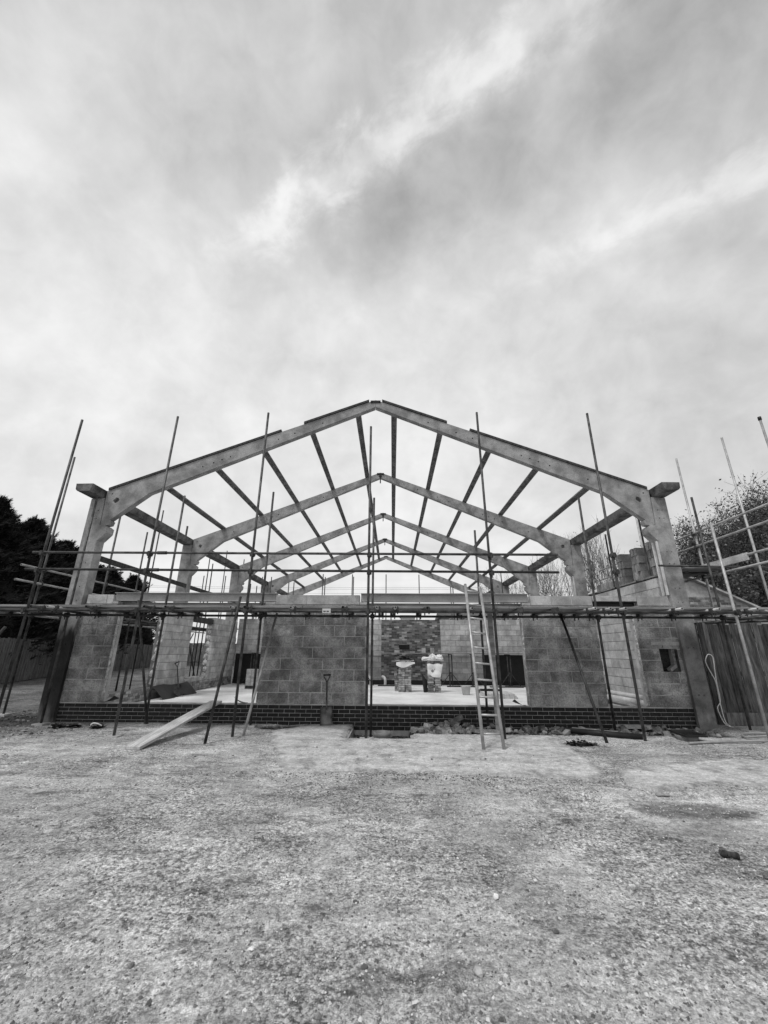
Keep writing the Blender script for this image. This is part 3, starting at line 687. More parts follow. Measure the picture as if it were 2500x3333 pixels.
# the scaffold on the outhouse side
rs = thing('scaffold', (7.2, 9.5, 0), 'side tube scaffold with high boarded platform on the brick outhouse side', 'scaffold', 'tube scaffolds')
for x, y, z1 in ((7.50, 9.92, 6.28), (7.93, 8.9, 6.33), (7.97, 7.9, 6.26), (7.55, 12.2, 6.2), (7.55, 14.5, 6.1)): stand(rs, x, y, 0, z1, 'tube_lt')
b = MB(); b.tube((7.97, 7.9, 6.2), (7.97, 7.9, 6.275), .034, 10); obj('tape_wrap', b, 'black', rs)
for y, z1 in ((10.6, 4.9), (12.4, 4.9), (14.6, 4.9)): stand(rs, 6.62, y, 0, z1)
tube(rs, (7.45, 6.6, 4.225), (7.45, 14.8, 4.20), 'guard_rail', 'tube_lt'); tube(rs, (7.45, 6.6, 3.905), (7.45, 14.8, 3.87), 'guard_rail', 'tube_lt')
tube(rs, (7.45, 6.9, 3.37), (7.45, 10.1, 3.385), 'ledger', 'tube_lt'); tube(rs, (7.45, 6.9, 3.135), (7.45, 14.9, 3.145), 'ledger', 'tube_lt'); tube(rs, (6.66, 9.3, 3.145), (6.66, 14.9, 3.145))
tube(rs, (5.87, 9.03, 3.236), (8.25, 9.03, 3.19), 'transom', 'tube')
for y in (9.7, 10.9, 12.0, 13.2, 14.3): tube(rs, (6.42, y, 3.195), (7.75, y+.03, 3.195), 'transom')
deck(rs, 6.58, 7.42, 9.25, 14.6, 3.222, 'y')
b = MB(); b.box(7.42, 7.455, 8.55, 9.9, 3.265, 3.42); obj('toe_board', b, 'plank', rs)
for y in (9.92, 12.2):
    for z in (4.21, 3.89, 3.14): coup(rs, 7.48, y, z)
tube(rs, (6.95, 9.06, 2.10), (8.6, 7.9, 2.06), 'ledger'); tube(rs, (6.7, 9.2, 2.02), (9.2, 8.2, 2.08), 'ledger'); tube(rs, (7.2, 7.2, 2.20), (7.2, 9.6, 2.06), 'transom', 'tube_lt'); tube(rs, (7.45, 6.9, 2.10), (7.45, 14.9, 2.10))
# the scaffold behind the rear wall
bs = thing('scaffold', (0, 20.4, 0), 'row of thin scaffold poles standing behind the rear block wall', 'scaffold', 'tube scaffolds')
for x, z1 in ((-9.55, 5.0), (-8.54, 6.3), (-8.44, 5.0), (-7.6, 5.85), (-7.12, 4.6), (-6.80, 4.5), (-6.56, 4.95), (-6.1, 4.95), (-5.2, 4.7), (-4.94, 4.68), (-3.49, 5.1), (-3.38, 4.95), (-2.01, 5.09), (-1.95, 4.97), (-.318, 5.09), (1.33, 5.08), (2.89, 4.5), (3.0, 4.46), (5.43, 5.2)):
    stand(bs, x, 20.5, -.02, z1, plate=False)
tube(bs, (-10, 20.45, 2.4), (7, 20.45, 2.4)); tube(bs, (-10, 20.45, .9), (7, 20.45, .9))

# ------------------------------------------------------------------ things leaning on or lying before the facade
b = MB()
A0 = Vector((1.375, 7.02, -.01)); A1 = Vector((1.388, 7.86, 2.63)); B0 = Vector((1.69, 7.05, -.01)); B1 = Vector((1.66, 7.85, 2.58))
lad = thing('ladder', (1.53, 7.03, 0), 'pale pole ladder leaning against the front scaffold beside the brick stacks', 'ladder')
for p, q in ((A0, A1), (B0, B1)):
    b = MB(); b.tube(p, q, .026, 10); obj('rail', b, 'ladder', lad)
for k in range(10):
    t = .085+k*.0965; b = MB(); b.tube(A0.lerp(A1, t), B0.lerp(B1, t), .0165, 8); obj('rung', b, 'ladder', lad)
b = MB(); b.beam((-3.84, 6.76, .035), (-3.66, 9.24, .405), .245, .04); obj('plank', b, 'plank', label='pale wide plank ramp sloping from the yard up onto the brick plinth', cat='plank')
# shovel
def shovel(base, top, wd, label, loc_y=0., blade_up=.34):
    base = Vector(base); top = Vector(top); d = (top-base).normalized(); a = d.cross(Vector((0, 1, 0))).normalized(); n = a.cross(d)
    t = thing('shovel', base, label, 'shovel', 'shovels'); b = MB()
    K = []
    for i in range(7):
        s = i/6; row = []
        for j in range(7):
            q = j/6*2-1; h = s*blade_up; ww = wd/2*(1. if s < .85 else 1-.08*(s-.85)/.15)
            row.append(len(b.v)); b.v.append(tuple(base+d*h+a*q*ww+n*(-.028*abs(q)**3+.0)))
        K.append(row)
    for r0, r1 in zip(K, K[1:]):
        for j in range(6): b.face((r0[j], r0[j+1], r1[j+1], r1[j]), 1., True)
    b2 = MB(); b2.v = [tuple(Vector(p)+n*.004) for p in b.v]; B = len(b.v); b.v += b2.v
    for f in list(b.f): b.face([B+i for i in f][::-1], 1., True)
    rim = [K[0][j] for j in range(7)]+[K[i][6] for i in range(1, 7)]+[K[6][j] for j in range(5, -1, -1)]+[K[i][0] for i in range(5, 0, -1)]
    for i in range(len(rim)): j = (i+1) % len(rim); b.face((rim[i], rim[j], B+rim[j], B+rim[i]))
    obj('blade', b, 'shovel', t)
    L = (top-base).length
    b = MB(); b.tube(base+d*(blade_up-.06)+n*.012, base+d*(blade_up+.12)+n*.014, .021, 8, r1=.017); obj('socket', b, 'shovel', t)
    b = MB(); b.tube(base+d*(blade_up+.11)+n*.014, base+d*(L-.14)+n*.014, .0165, 8); obj('shaft', b, 'wood_dk', t)
    b = MB(); p = base+d*(L-.15)+n*.014; e1 = base+d*(L-.04)-a*.062+n*.014; e2 = base+d*(L-.04)+a*.062+n*.014; u1 = base+d*(L-.005)-a*.062+n*.014; u2 = base+d*(L-.005)+a*.062+n*.014
    b.path([p, e1, u1], .011, 6); b.path([p, e2, u2], .011, 6); b.tube(u1-a*.012, u2+a*.012, .017, 8); obj('handle', b, 'wood_dk', t)
shovel((-1.31, 8.985, .02), (-1.375, 9.195, .945), .245, 'square mouthed shovel standing upright against the wide block pier')
shovel((-6.45, 13.35, .09), (-6.87, 13.75, 1.05), .22, 'shovel leaning inside against the pier of the conifer side wall')

def ring_box(name, cx, cy, r, z0, z1, label, cat):
    t = thing(name, (cx, cy, z0), label, cat); b = MB()
    b.lathe((cx, cy, 0), [(r*.93, z1-.22), (r*.93, z1), (r, z1), (r, z1-.05), (r*.97, z1-.06), (r*.97, z0)], 28); obj('ring', b, 'grey_plastic', t)
    b = MB(); b.lathe((cx, cy, 0), [(.001, z1-.19), (r*.94, z1-.19)], 28); obj('inside', b, 'dark', t); return t
ring_box('drain_chamber', -.185, 8.16, .155, -.20, .055, 'open round drain chamber in the trench at the foot of the plinth', 'drain')
t = ring_box('drain_chamber', 5.04, 7.98, .17, -.02, .085, 'drain chamber covered by a tilted square lid beside the hose', 'drain')
b = MB(); b.prism([[(-.2,-.24),(.17,-.24),(.2,.24),(-.18,.24)]], lambda x, y: (5.08+x, 8.0+y, .118+y*.03), lambda x, y: (5.08+x, 8.0+y, .090+y*.03)); obj('lid', b, 'black', t)
for k in range(6):
    b = MB(); b.box(4.93+k*.055, 4.955+k*.055, 7.82, 8.18, .117, .1235); obj('tread_rib', b, 'black', t)
# black pipe, hose, cable
b = MB(); b.tube((3.22, 8.50, .05), (4.28, 7.95, .045), .048, 14, hollow=True); obj('drain_pipe', b, 'black', label='black drain pipe lying on the rubble in front of the plinth', cat='pipe')
b = MB(); b.tube((3.35, 8.60, .06), (4.05, 8.30, .05), .03, 10); obj('timber_offcut', b, 'board', label='round timber offcut lying behind the black drain pipe', cat='timber')
def smooth(pts, n=6):
    P = [Vector(p) for p in pts]; r = []
    for i in range(len(P)-1):
        p0, p1, p2, p3 = P[max(i-1, 0)], P[i], P[i+1], P[min(i+2, len(P)-1)]
        for k in range(n):
            t = k/n; r.append(.5*((2*p1)+(p2-p0)*t+(2*p0-5*p1+4*p2-p3)*t*t+(3*p1-p0-3*p2+p3)*t**3))
    return r+[P[-1]]
b = MB(); b.path(smooth([(4.80,7.57,.03),(5.25,7.68,.03),(5.71,7.77,.03),(6.26,7.82,.03),(7.2,7.78,.03),(8.2,7.95,.03),(7.6,8.55,.03),(6.87,8.54,.03),(6.45,8.50,.03),(6.25,8.34,.03),(6.20,8.15,.03),(6.5,8.02,.07),(7.0,8.0,.03),(7.8,8.12,.03)]), .019, 8); obj('garden_hose', b, 'grey_hose', label='pale hose looping over the ground near the close boarded fence', cat='hose')
b = MB(); b.path(smooth([(6.88,9.42,-.0),(6.80,9.43,.1),(6.79,9.44,.41),(6.81,9.45,.82),(6.765,9.45,.99),(6.70,9.45,1.2),(6.715,9.45,1.30),(6.79,9.45,1.39),(6.872,9.45,1.33),(6.845,9.45,1.06),(6.815,9.44,.80),(6.795,9.43,.48),(6.70,9.42,.34),(6.745,9.41,.1),(6.80,9.38,.02),(6.84,9.3,.012)]), .0085, 6); obj('cable', b, 'cable', label='thin white cable looped over and hanging down the close boarded fence', cat='cable')
# dark leaf pile and other litter
def litter(name, cx, cy, rx, ry, n, h, label, cat, mt='leaf_dk', size=.07, z=0., tones=(.5, 1., 1.6)):
    b = MB(); rd = random.Random(int(cx*100))
    for i in range(n):
        a = rd.uniform(0, 2*pi); r = sqrt(rd.random()); x = cx+rx*r*cos(a); y = cy+ry*r*sin(a); zz = z+h*(1-r)*rd.random()+.006
        L = size*rd.uniform(.5, 1.3); th = rd.uniform(0, 2*pi); ti = rd.uniform(-.7, .9); c_, s_ = cos(th), sin(th)
        w_ = L*.35; lift = L*ti*.6
        b.add([(x, y, zz), (x+c_*L*.5-s_*w_, y+s_*L*.5+c_*w_, zz+max(lift, 0)*.5+.008), (x+c_*L, y+s_*L, zz+max(lift, 0)), (x+c_*L*.5+s_*w_, y+s_*L*.5-c_*w_, zz+max(lift, 0)*.5)], [(0,1,2,3)], rd.choice(tones))
        b.add([(x, y, zz-.004), (x+c_*L*.5-s_*w_, y+s_*L*.5+c_*w_, zz+max(lift, 0)*.5+.004), (x+c_*L, y+s_*L, zz+max(lift, 0)-.004), (x+c_*L*.5+s_*w_, y+s_*L*.5-c_*w_, zz+max(lift, 0)*.5-.004)], [(3,2,1,0)], rd.choice(tones))
    return obj(name, b, mt, label=label, cat=cat)
litter('leaf_pile', 3.02, 7.50, .23, .09, 150, .09, 'heap of dark withered leaves lying in front of the black drain pipe', 'leaves')
litter('leaf_pile', -2.15, 8.92, .45, .24, 190, .06, 'pale and dark dead leaves filling the shallow hollow below the plinth', 'leaves', size=.07, z=-.085, tones=(.6, 1., 3., 6.))
for x, y, lab in ((-6.35, 8.55, 'dark clod of earth and leaves nearest the stained column foot'), (-6.12, 8.64, 'dark clod of earth in the middle of three below the narrow pier'), (-5.62, 8.55, 'dark clod with a pale rag strip in front of the dark plinth')):
    o = litter('clod', x, y, .10, .07, 46, .10, lab, 'clod', size=.09)
b = MB(); b.path(smooth([(-5.70,8.50,.06),(-5.63,8.46,.10),(-5.55,8.47,.09),(-5.50,8.52,.05)]), .012, 5); obj('rag_strip', b, 'white', label='pale rag strip lying on the clod by the plinth', cat='rag')
cn = MB(); [cn.tube(p, q, r, 12, r1=r_) for p, q, r, r_ in (((2.385,3.70,.026),(2.40,3.69,.028),.018,.030),((2.40,3.69,.028),(2.43,3.67,.026),.030,.026),((2.43,3.67,.026),(2.455,3.66,.03),.026,.020),((2.455,3.66,.03),(2.49,3.64,.027),.020,.029),((2.49,3.64,.027),(2.505,3.632,.027),.029,.022))]; cn.v = [(2.44+(a-2.44)*.85, 3.66+(b_-3.66)*.85, max(.0, c_*.8)) for a, b_, c_ in cn.v]; obj('crushed_can', cn, 'leaf_dk', label='crushed dark drinks can lying alone on the open dirt', cat='can')
for i, (x, y, s, m_, lab) in enumerate(((2.46, 3.36, .07, 'stone', 'flat grey stone lying beside the crushed can'), (.62, 3.08, .045, 'white', 'white stone alone on the bare yard'), (.395, 2.48, .05, 'mortar', 'broken flat chip of pale mortar on the yard'), (-.70, 2.60, .03, 'white', 'small white pebble on the darker dirt'), (-.52, 5.68, .05, 'white', 'pale flake lying off the edge of the concrete apron'))):
    b = MB(); z = gz(x, y)[0]; b.lump((x, y, z+s*.2), s*.6, s*.45, s*.3, i+90, .25, rot=i); obj('stone', b, m_, label=lab, cat='stone')
# rubble in the trench
rd = random.Random(3); n = 0
for i in range(190):
    u = rd.random()
    if i < 46: x = rd.gauss(1.05, .33); y = rd.uniform(8.45, 9.08); s = rd.uniform(.05, .16); zz = -.03+.24*max(0, (y-8.5))*rd.random()
    else: x = rd.uniform(.42, 5.9); y = rd.uniform(8.35, 9.12); s = rd.uniform(.035, .13); zz = -.045+.06*rd.random()
    x = min(max(x, .42), 6.0); b = MB(); b.shard((x, y, zz+s*.15), s*rd.uniform(.5, .95), s*.55, s*rd.uniform(.22, .45), i, .5, rd.uniform(0, 3), rd.uniform(-.5, .5))
    obj('broken_stone', b, 'stone' if rd.random() < .93 else 'mortar', label='lump of broken concrete among many in the trench along the plinth', cat='stone', group='broken stones in the trench')
b = MB(); b.beam((1.12, 8.98, .085), (1.38, 9.02, .19), .11, .07); obj('loose_brick', b, 'stone', label='loose brick tilted on top of the rubble heap against the plinth', cat='brick')
b = MB(); b.prism([[(1.55,8.35),(2.0,8.32),(2.05,8.62),(1.75,8.80),(1.50,8.68)]], lambda x, y: (x, y, .03-(y-8.3)*.12+.04), lambda x, y: (x, y, -.02-(y-8.3)*.12+.04)); obj('slab_fragment', b, 'stone', label='broken concrete slab fragment lying in the trench behind the ladder', cat='slab')
b = MB(); b.box(4.45, 5.15, WF-.05, WF-.004, -.02, .045); obj('lintel_offcut', b, 'mortar', label='pale concrete strip set against the foot of the plinth under the narrow pipe opening', cat='concrete strip')
b = MB(); b.box(1.93, 2.02, 8.55, 8.60, -.12, 2.17); obj('upright_board', b, 'board', label='upright grey board standing between ladder and inner scaffold pole', cat='board')
# loose stones: far too many to count
b = MB(); rd = random.Random(11)
for i in range(11000):
    y = 1.9+7.0*rd.random()**1.7; half = y*.98+.4; x = rd.uniform(-half, half)
    if y > 7.75 and -.85 < x < 6.2: continue
    big = rd.random(); s = .003+.005*big**3+(.008 if big > .991 else 0)
    b.lump((x, y, gz(x, y)[0]+s*.25+(.022 if (-1.5 < x < 2.3 and 5.9 < y < 8.2) else 0)), s*rd.uniform(.7, 1.3), s*rd.uniform(.7, 1.3), s*.6, i, .35, tone=rd.choice((.35, .5, .7, 1., 1.3, 1.6, 2.0)))
for i in range(1500):
    y = 1.85+5.5*rd.random()**1.8; half = y*.97+.3; x = rd.uniform(-half, half)
    if noise.noise((x*1.3, y*1.6, 12.))+.5*noise.noise((x*5, y*5, 16.)) < rd.uniform(-.2, .5): continue
    if -1.6 < x < 2.8 and 5.4 < y: continue
    s = .005+.009*rd.random()**4; b.lump((x, y, gz(x, y)[0]+s*.15), s*rd.uniform(.7, 1.4), s*rd.uniform(.7, 1.2), s*.6, i, .4, tone=rd.choice((.28, .36, .45, .6, .8)))
for i in range(420):                          # dirt gathered along the front edge of the apron
    x = rd.uniform(-1.6, 2.5); y = (5.79-.07*max(0, x)-.03*max(0, x-1))-.02-abs(rd.gauss(0, .16)); s = .003+.006*rd.random()**2
    b.lump((x, y, gz(x, y)[0]+s*.3), s*1.2, s, s*.7, i, .4, tone=rd.choice((.12, .18, .28, .4, .9)))
OCT = [(0,2,4),(2,1,4),(1,3,4),(3,0,4)]
for i in range(46000):
    y = 1.85+5.9*rd.random()**2.2; half = y*.97+.3; x = rd.uniform(-half, half)
    if noise.noise((x*1.7, y*2.2, 2.))+.55*noise.noise((x*6, y*6, 6.)) < rd.uniform(-.75, .45): continue
    if -1.5 < x < 2.3 and 5.7 < y: continue
    s = .004+.011*rd.random()**2.5; z = gz(x, y)[0]-s*.1; a = rd.uniform(0, 3); ca, sa = cos(a)*s, sin(a)*s; q = rd.uniform(.5, 1.1)
    b.add([(x+ca, y+sa, z), (x-ca*q, y-sa*q, z), (x-sa, y+ca, z), (x+sa*q, y-ca*q, z), (x+rd.uniform(-.4, .4)*s, y+rd.uniform(-.4, .4)*s, z+s*rd.uniform(.5, 1.1))], OCT, rd.choice((.4, .6, .9, 1.2, 1.5, 1.9)))
for i in range(1700):
    x = rd.uniform(-9, -5.9); y = rd.uniform(7.6, 15); s = .008+.03*rd.random()**3
    if y > 9 and x > -6.9: continue
    b.lump((x, y, gz(x, y)[0]+s*.2), s*rd.uniform(.7, 1.4), s*rd.uniform(.7, 1.3), s*.6, i, .4, tone=rd.choice((.12, .2, .3, .45, .6, 1.2)))
for i in range(2600):
    x = rd.uniform(-.74, 6.1); y = rd.uniform(7.95 if x < .34 else 8.36, 9.2); s = .008+.022*rd.random()**2
    b.lump((x, y, gz(x, y)[0]+s*.3), s*rd.uniform(.7, 1.4), s*rd.uniform(.7, 1.3), s*.7, i, .4, tone=rd.choice((.12, .2, .35, .5, .8, 1.3)))
for i in range(700):
    x = rd.gauss(0, .55); y = rd.gauss(0, .55); x = x*2.4-.3; y = 5.72-abs(y)*.6; s = .004+.008*rd.random()**3
    b.lump((x, y, gz(x, y)[0]+s*.3), s*rd.uniform(.7, 1.4), s*rd.uniform(.7, 1.3), s*.7, i, .4, tone=rd.choice((.15, .3, .5, 1.3)))
tag(obj('loose_gravel', b, 'gravel', kind='stuff'), label='loose stones and grit strewn over the yard', cat='gravel')

# ------------------------------------------------------------------ inside the shell
FZ = .081
def brick_stack(x0, y0, n, lab, missing=0):
    t = thing('brick_stack', (x0+.23, y0+.22, FZ), lab, 'brick stack', 'brick stacks on the floor')
    for k in range(n):
        z = FZ+k*.0735
        for c in (0, 1):
            jx = random.uniform(-.012, .012)
            if (k+c) % 2 == 0: link('brick', blockmesh(.208, .215, .062, 'stock', name='brick'), t, (x0+c*.235+jx, y0+random.uniform(0, .012), z))
            else:
                for h in (0, 1): link('brick', blockmesh(.098, .215, .062, 'stock', name='brick'), t, (x0+c*.235+h*.11+jx, y0+random.uniform(0, .012), z))
    return FZ+n*.0735
def cloth(name, pts_fn, nu, nv, mt, label, cat, thick=.006):
    b = MB(); K = []
    for i in range(nu+1):
        K.append([])
        for j in range(nv+1): K[-1].append(len(b.v)); b.v.append(tuple(pts_fn(i/nu, j/nv)))
    for i in range(nu):
        for j in range(nv): b.face((K[i][j], K[i+1][j], K[i+1][j+1], K[i][j+1]), 1., True)
    return obj(name, b, mt, label=label, cat=cat)
zt = brick_stack(.215, 15.45, 14, 'brick stack with a sprig of plant and a draped white strip on top')
b = MB(); b.box(.10, .76, 15.40, 15.72, zt, zt+.02); obj('board', b, 'plank', label='thin board lying on the brick stack that carries the plant', cat='board')
litter('plant_sprig', .42, 15.56, .26, .12, 160, .20, 'small wispy plant on top of the brick stack', 'plant', mt='bark_lt', size=.14, z=zt+.02)
cloth('white_sheet', lambda u, v: (.13+.66*u, 15.435-.02*sin(u*9)-.01*v, zt-.05-.10*v*(1+.5*sin(u*5))-.07*sin(u*3.1)*v+.03*sin(u*pi)), 14, 6, 'white', 'narrow white strip draped across the brick stack with the plant', 'sheet')
brick_stack(.08, 15.78, 8, 'shorter brick stack half hidden behind the stack with the plant')
zt = brick_stack(1.235, 15.40, 14, 'brick stack with a big white sheet hanging down its front')
b = MB(); b.box(1.05, 1.80, 15.36, 15.74, zt, zt+.02); obj('board', b, 'plank', label='thin board lying on the brick stack that carries the white bags', cat='board')
cloth('white_sheet', lambda u, v: (1.215+.55*u*(1-.18*v)+.02*v, 15.385-.02*sin(u*8+v*3)-.012*sin(v*9), zt-.10-.46*v*(1-.35*abs(u-.68))+.015*sin(u*12)), 14, 12, 'white', 'big white sheet hanging down the front of a brick stack', 'sheet')
def crumple(cx, cy, cz, sx, sy, sz, seed):
    b = MB(); n, m_ = 18, 11
    for i in range(m_+1):
        th = pi*i/m_
        for j in range(n):
            a = 2*pi*j/n; d = Vector((sin(th)*cos(a), sin(th)*sin(a), cos(th))); k = 1+.45*noise.noise(d*1.7+Vector((seed*3, 0, 0)))+.5*abs(noise.noise(d*3.6+Vector((seed, 5, 0))))-.22
            b.v.append((cx+d.x*sx*k, cy+d.y*sy*k, cz+max(d.z*sz*k, -sz*.62)))
    for i in range(m_):
        for j in range(n): b.face((i*n+j, (i+1)*n+j, (i+1)*n+(j+1) % n, i*n+(j+1) % n), 1., False)
    return b
for k, (dx, dz, sx, sz, lab) in enumerate(((.13,.045,.17,.07,'crumpled white bag at the plant side of the heap on the sheeted brick stack'), (.60,.07,.17,.11,'plump white bag at the ladder side of the heap on the sheeted brick stack'), (.37,.085,.17,.13,'crumpled white bag on the crest of the heap on the sheeted brick stack'))):
    obj('white_bag', crumple(1.06+dx, 15.55-.02*k, zt+.02+dz, sx, .14, sz, k+3), 'white', label=lab, cat='bag', group='crumpled white bags')
cloth('plastic_sheet', lambda u, v: (1.02+.20*u+.05*v*(1-u), 15.36-.05*sin(u*3)+.1*u, .09+.62*(1-v)*(1-.45*u)), 8, 8, 'black', 'dark plastic sheet propped against the side of the brick stack with the white sheet', 'sheet')
b = MB(); t = thing('bucket', (2.42, 14.7, FZ), 'pale builders bucket standing on the floor by the ladder', 'bucket')
b.lathe((2.42, 14.7, FZ), [(.001,.004),(.118,.004),(.160,.262),(.172,.266),(.172,.278),(.158,.278),(.116,.012)], 24); obj('body', b, 'pipe_lt', t)
b = MB(); b.path([(2.42+.172*cos(a), 14.7-.12*sin(a), FZ+.262-.02*sin(a)) for a in [pi*i/10 for i in range(11)]], .005, 5); obj('handle', b, 'tube', t)
for k in range(3):
    b = MB(); b.box(2.80+k*.02, 3.78-k*.03, 13.55+k*.03, 14.5, FZ+k*.045, FZ+k*.045+.042); obj('insulation_sheet', b, 'plank', label='%s pale sheet of the low flat pile on the floor behind the ladder' % ('bottom', 'middle', 'top')[k], cat='sheet', group='pile of flat sheets')
b = MB(); b.box(2.95, 3.62, 14.9, 15.3, FZ, FZ+.12); b.box(2.98, 3.59, 14.93, 15.27, FZ+.121, FZ+.15); obj('mixing_tray', b, 'black', label='black tray on the floor behind the pile of pale sheets', cat='tray')
t = thing('block_pallet', (-5.28, 16.4, FZ), 'small pallet of pale blocks on the floor beneath the rear trestle boards', 'pallet')
for k in range(3):
    b = MB(); b.box(-5.46, -5.09, 16.3+k*.1, 16.36+k*.1, FZ, FZ+.08); obj('skid', b, 'wood_dk', t)
b = MB(); b.box(-5.47, -5.08, 16.29, 16.57, FZ+.08, FZ+.10); obj('deck', b, 'wood_dk', t)
for k in range(4):
    for c in (0, 1): link('block', blockmesh(.18, .25, .14, 'block_in'), t, (-5.455+c*.19, 16.30, FZ+.102+k*.145))
for k, (p0, p1) in enumerate((((5.75, 10.25, .437), (5.75, 13.2, .42)), ((5.74, 10.1, .31), (5.74, 13.0, .285)), ((5.60, 9.95, .36), (5.62, 12.9, .33)), ((5.87, 10.2, .30), (5.87, 13.1, .28)))):
    b = MB(); b.tube(p0, p1, .057, 16, hollow=True); obj('drain_pipe', b, 'pipe_lt', label=('topmost pale pipe of the bundle along the foot of the side wall', 'pale pipe in the middle of the bundle along the side wall', 'pale pipe of the bundle lying farthest from the side wall', 'pale pipe of the bundle lying tight against the side wall')[k], cat='pipe', group='bundle of pale pipes')
for yy in (10.5, 12.5):
    b = MB(); b.box(5.48, 6.0, yy, yy+.1, FZ, .245); obj('timber_bearer', b, 'board', label='timber bearer under the %s end of the bundle of pale pipes' % ('near facade' if yy < 11 else 'rear wall'), cat='timber', group='bearers under the pipes')
# trestles and boards along the rear wall
for k, x in enumerate((-5.9, -3.6, -1.2, 2.42, 3.35, 4.85)):
    t = thing('trestle', (x, 18.5, FZ), '%s steel trestle from the conifer side wall, carrying boards along the rear wall' % ('first', 'second', 'third', 'fourth', 'fifth', 'sixth')[k], 'trestle', 'steel trestles')
    for s in (-1, 1):
        b = MB(); b.tube((x+s*.06, 18.25, FZ+.02), (x+s*.06, 18.25, 1.32), .022, 8); obj('post', b, 'coupler', t)
        b = MB(); b.tube((x, 18.25, .62), (x+s*.42, 18.25, FZ+.012), .016, 6); obj('leg', b, 'coupler', t)
        b = MB(); b.tube((x, 18.25, .62), (x+s*.1, 18.25+s*.34, FZ+.012), .016, 6); obj('leg', b, 'coupler', t)
    b = MB(); b.beam((x, 18.15, 1.315), (x, 18.8, 1.315), .06, .03); obj('head', b, 'coupler', t)
for k, (a, e) in enumerate(((-6.5, -2.7), (-2.68, 1.3), (1.32, 5.7))):
    for r in range(3):
        b = MB(); b.box(a, e, 18.18+r*.228, 18.40+r*.228, 1.333+.002*r, 1.37+.002*r)
        obj('trestle_board', b, 'board', label='%s board of the trestle walkway, %s length of the rear wall' % (('yard side', 'middle', 'wall side')[r], ('conifer end', 'old brickwork', 'outhouse end')[k]), cat='board', group='boards on the trestles')
for k, (x, w_, h) in enumerate(((1.25, .16, .2), (1.62, .16, .2), (.08, .22, .10), (2.25, .3, .06), (3.4, .22, .2), (4.2, .2, .2))):
    b = MB(); b.box(x, x+w_, 18.45, 18.6, 1.374, 1.374+h); obj('loose_block', b, 'block_in', label='loose pale block lying on the trestle boards', cat='block', group='loose blocks on the trestle boards')
for k, (x0, x1, y) in enumerate(((2.2, 3.4, 17.8), (3.9, 5.2, 17.7), (4.6, 5.8, 18.0), (-.6, .4, 18.0))):
    b = MB(); b.box(x0, x1, y, y+.2, FZ, FZ+.04); obj('floor_plank', b, 'wood_dk', label='dark plank lying on the floor under the trestle boards', cat='plank', group='dark floor planks')
for k, x in enumerate((-.9, -.3)):
    b = MB(); b.path(smooth([(x, 18.3, FZ), (x, 18.3, .28), (x-.03, 18.35, .38), (x-.12, 18.5, .42)]), .055, 10); obj('pipe_upstand', b, 'pipe_lt', label='pale bent pipe end rising from the floor by the rear wall', cat='pipe', group='pipe upstands')
# plastic flaps of the damp proof membrane
for x, sgn, lab in ((-6.10, 1, 'black plastic flap curling at the foot of the narrow pier'), (-3.05, -1, 'black plastic flap curling up on the plinth beside the wide pier'), (2.77, -1, 'black plastic flap at the foot of the pier behind the ladder')):
    cloth('plastic_flap', lambda u, v: (x+sgn*.26*u, WF+.02+.2*v, Z0+.012+.13*u*u*(1-.5*v)), 8, 4, 'black', lab, 'plastic flap')
cloth('plastic_sheet', lambda u, v: (-6.88+.42*v+.05*sin(u*9), 12.5+2.1*u, .42-.325*v+.03*sin(u*7+v*4)), 12, 6, 'black', 'black plastic sheet hanging over the low brick base of the side wall', 'sheet')
for k in range(7):
    b = MB(); y = 14.65+k*.22; b.box(-7.18, -6.95, y, y+.2, .388, .388+.10*random.uniform(.7, 1.5)); obj('loose_block', b, 'block_in', label='loose pale block laid on the low wall of the side opening', cat='block', group='loose blocks in the side opening')
# stacks on the side platform and loose blocks on the wall
def block_stack(y0, n, lab, nx=1, ny=3):
    t = thing('block_stack', (6.9, y0+.17, 3.266), lab, 'block stack', 'block stacks on the high platform')
    for k in range(n):
        for r in range(ny):
            for c in range(nx):
                link('block', blockmesh(.44, .10, .205, 'block_st'), t, (6.60+c*.45+random.uniform(-.03, .03), y0+r*.118+random.uniform(0, .012)+(k % 2)*.03, 3.266+k*.216))
block_stack(10.10, 4, 'stack of concrete blocks on the high platform right behind the front column')
block_stack(10.93, 4, 'stack of concrete blocks on the high platform, middle one of three tall stacks', ny=3)
block_stack(11.70, 4, 'stack of concrete blocks on the high platform, last of three tall stacks from the facade')
block_stack(12.55, 1, 'single layer of blocks on the high platform past the tall stacks', ny=8)
for k, (y, z, l) in enumerate(((13.6, 2.615, .42), (14.25, 2.615, .44), (16.2, 2.615, .4))):
    b = MB(); b.box(RX+.02, RX+.24, y, y+l, z-.005, z+.13); obj('loose_block', b, 'block_in', label='loose pale block lying on top of the side wall', cat='block', group='loose blocks on the side wall')

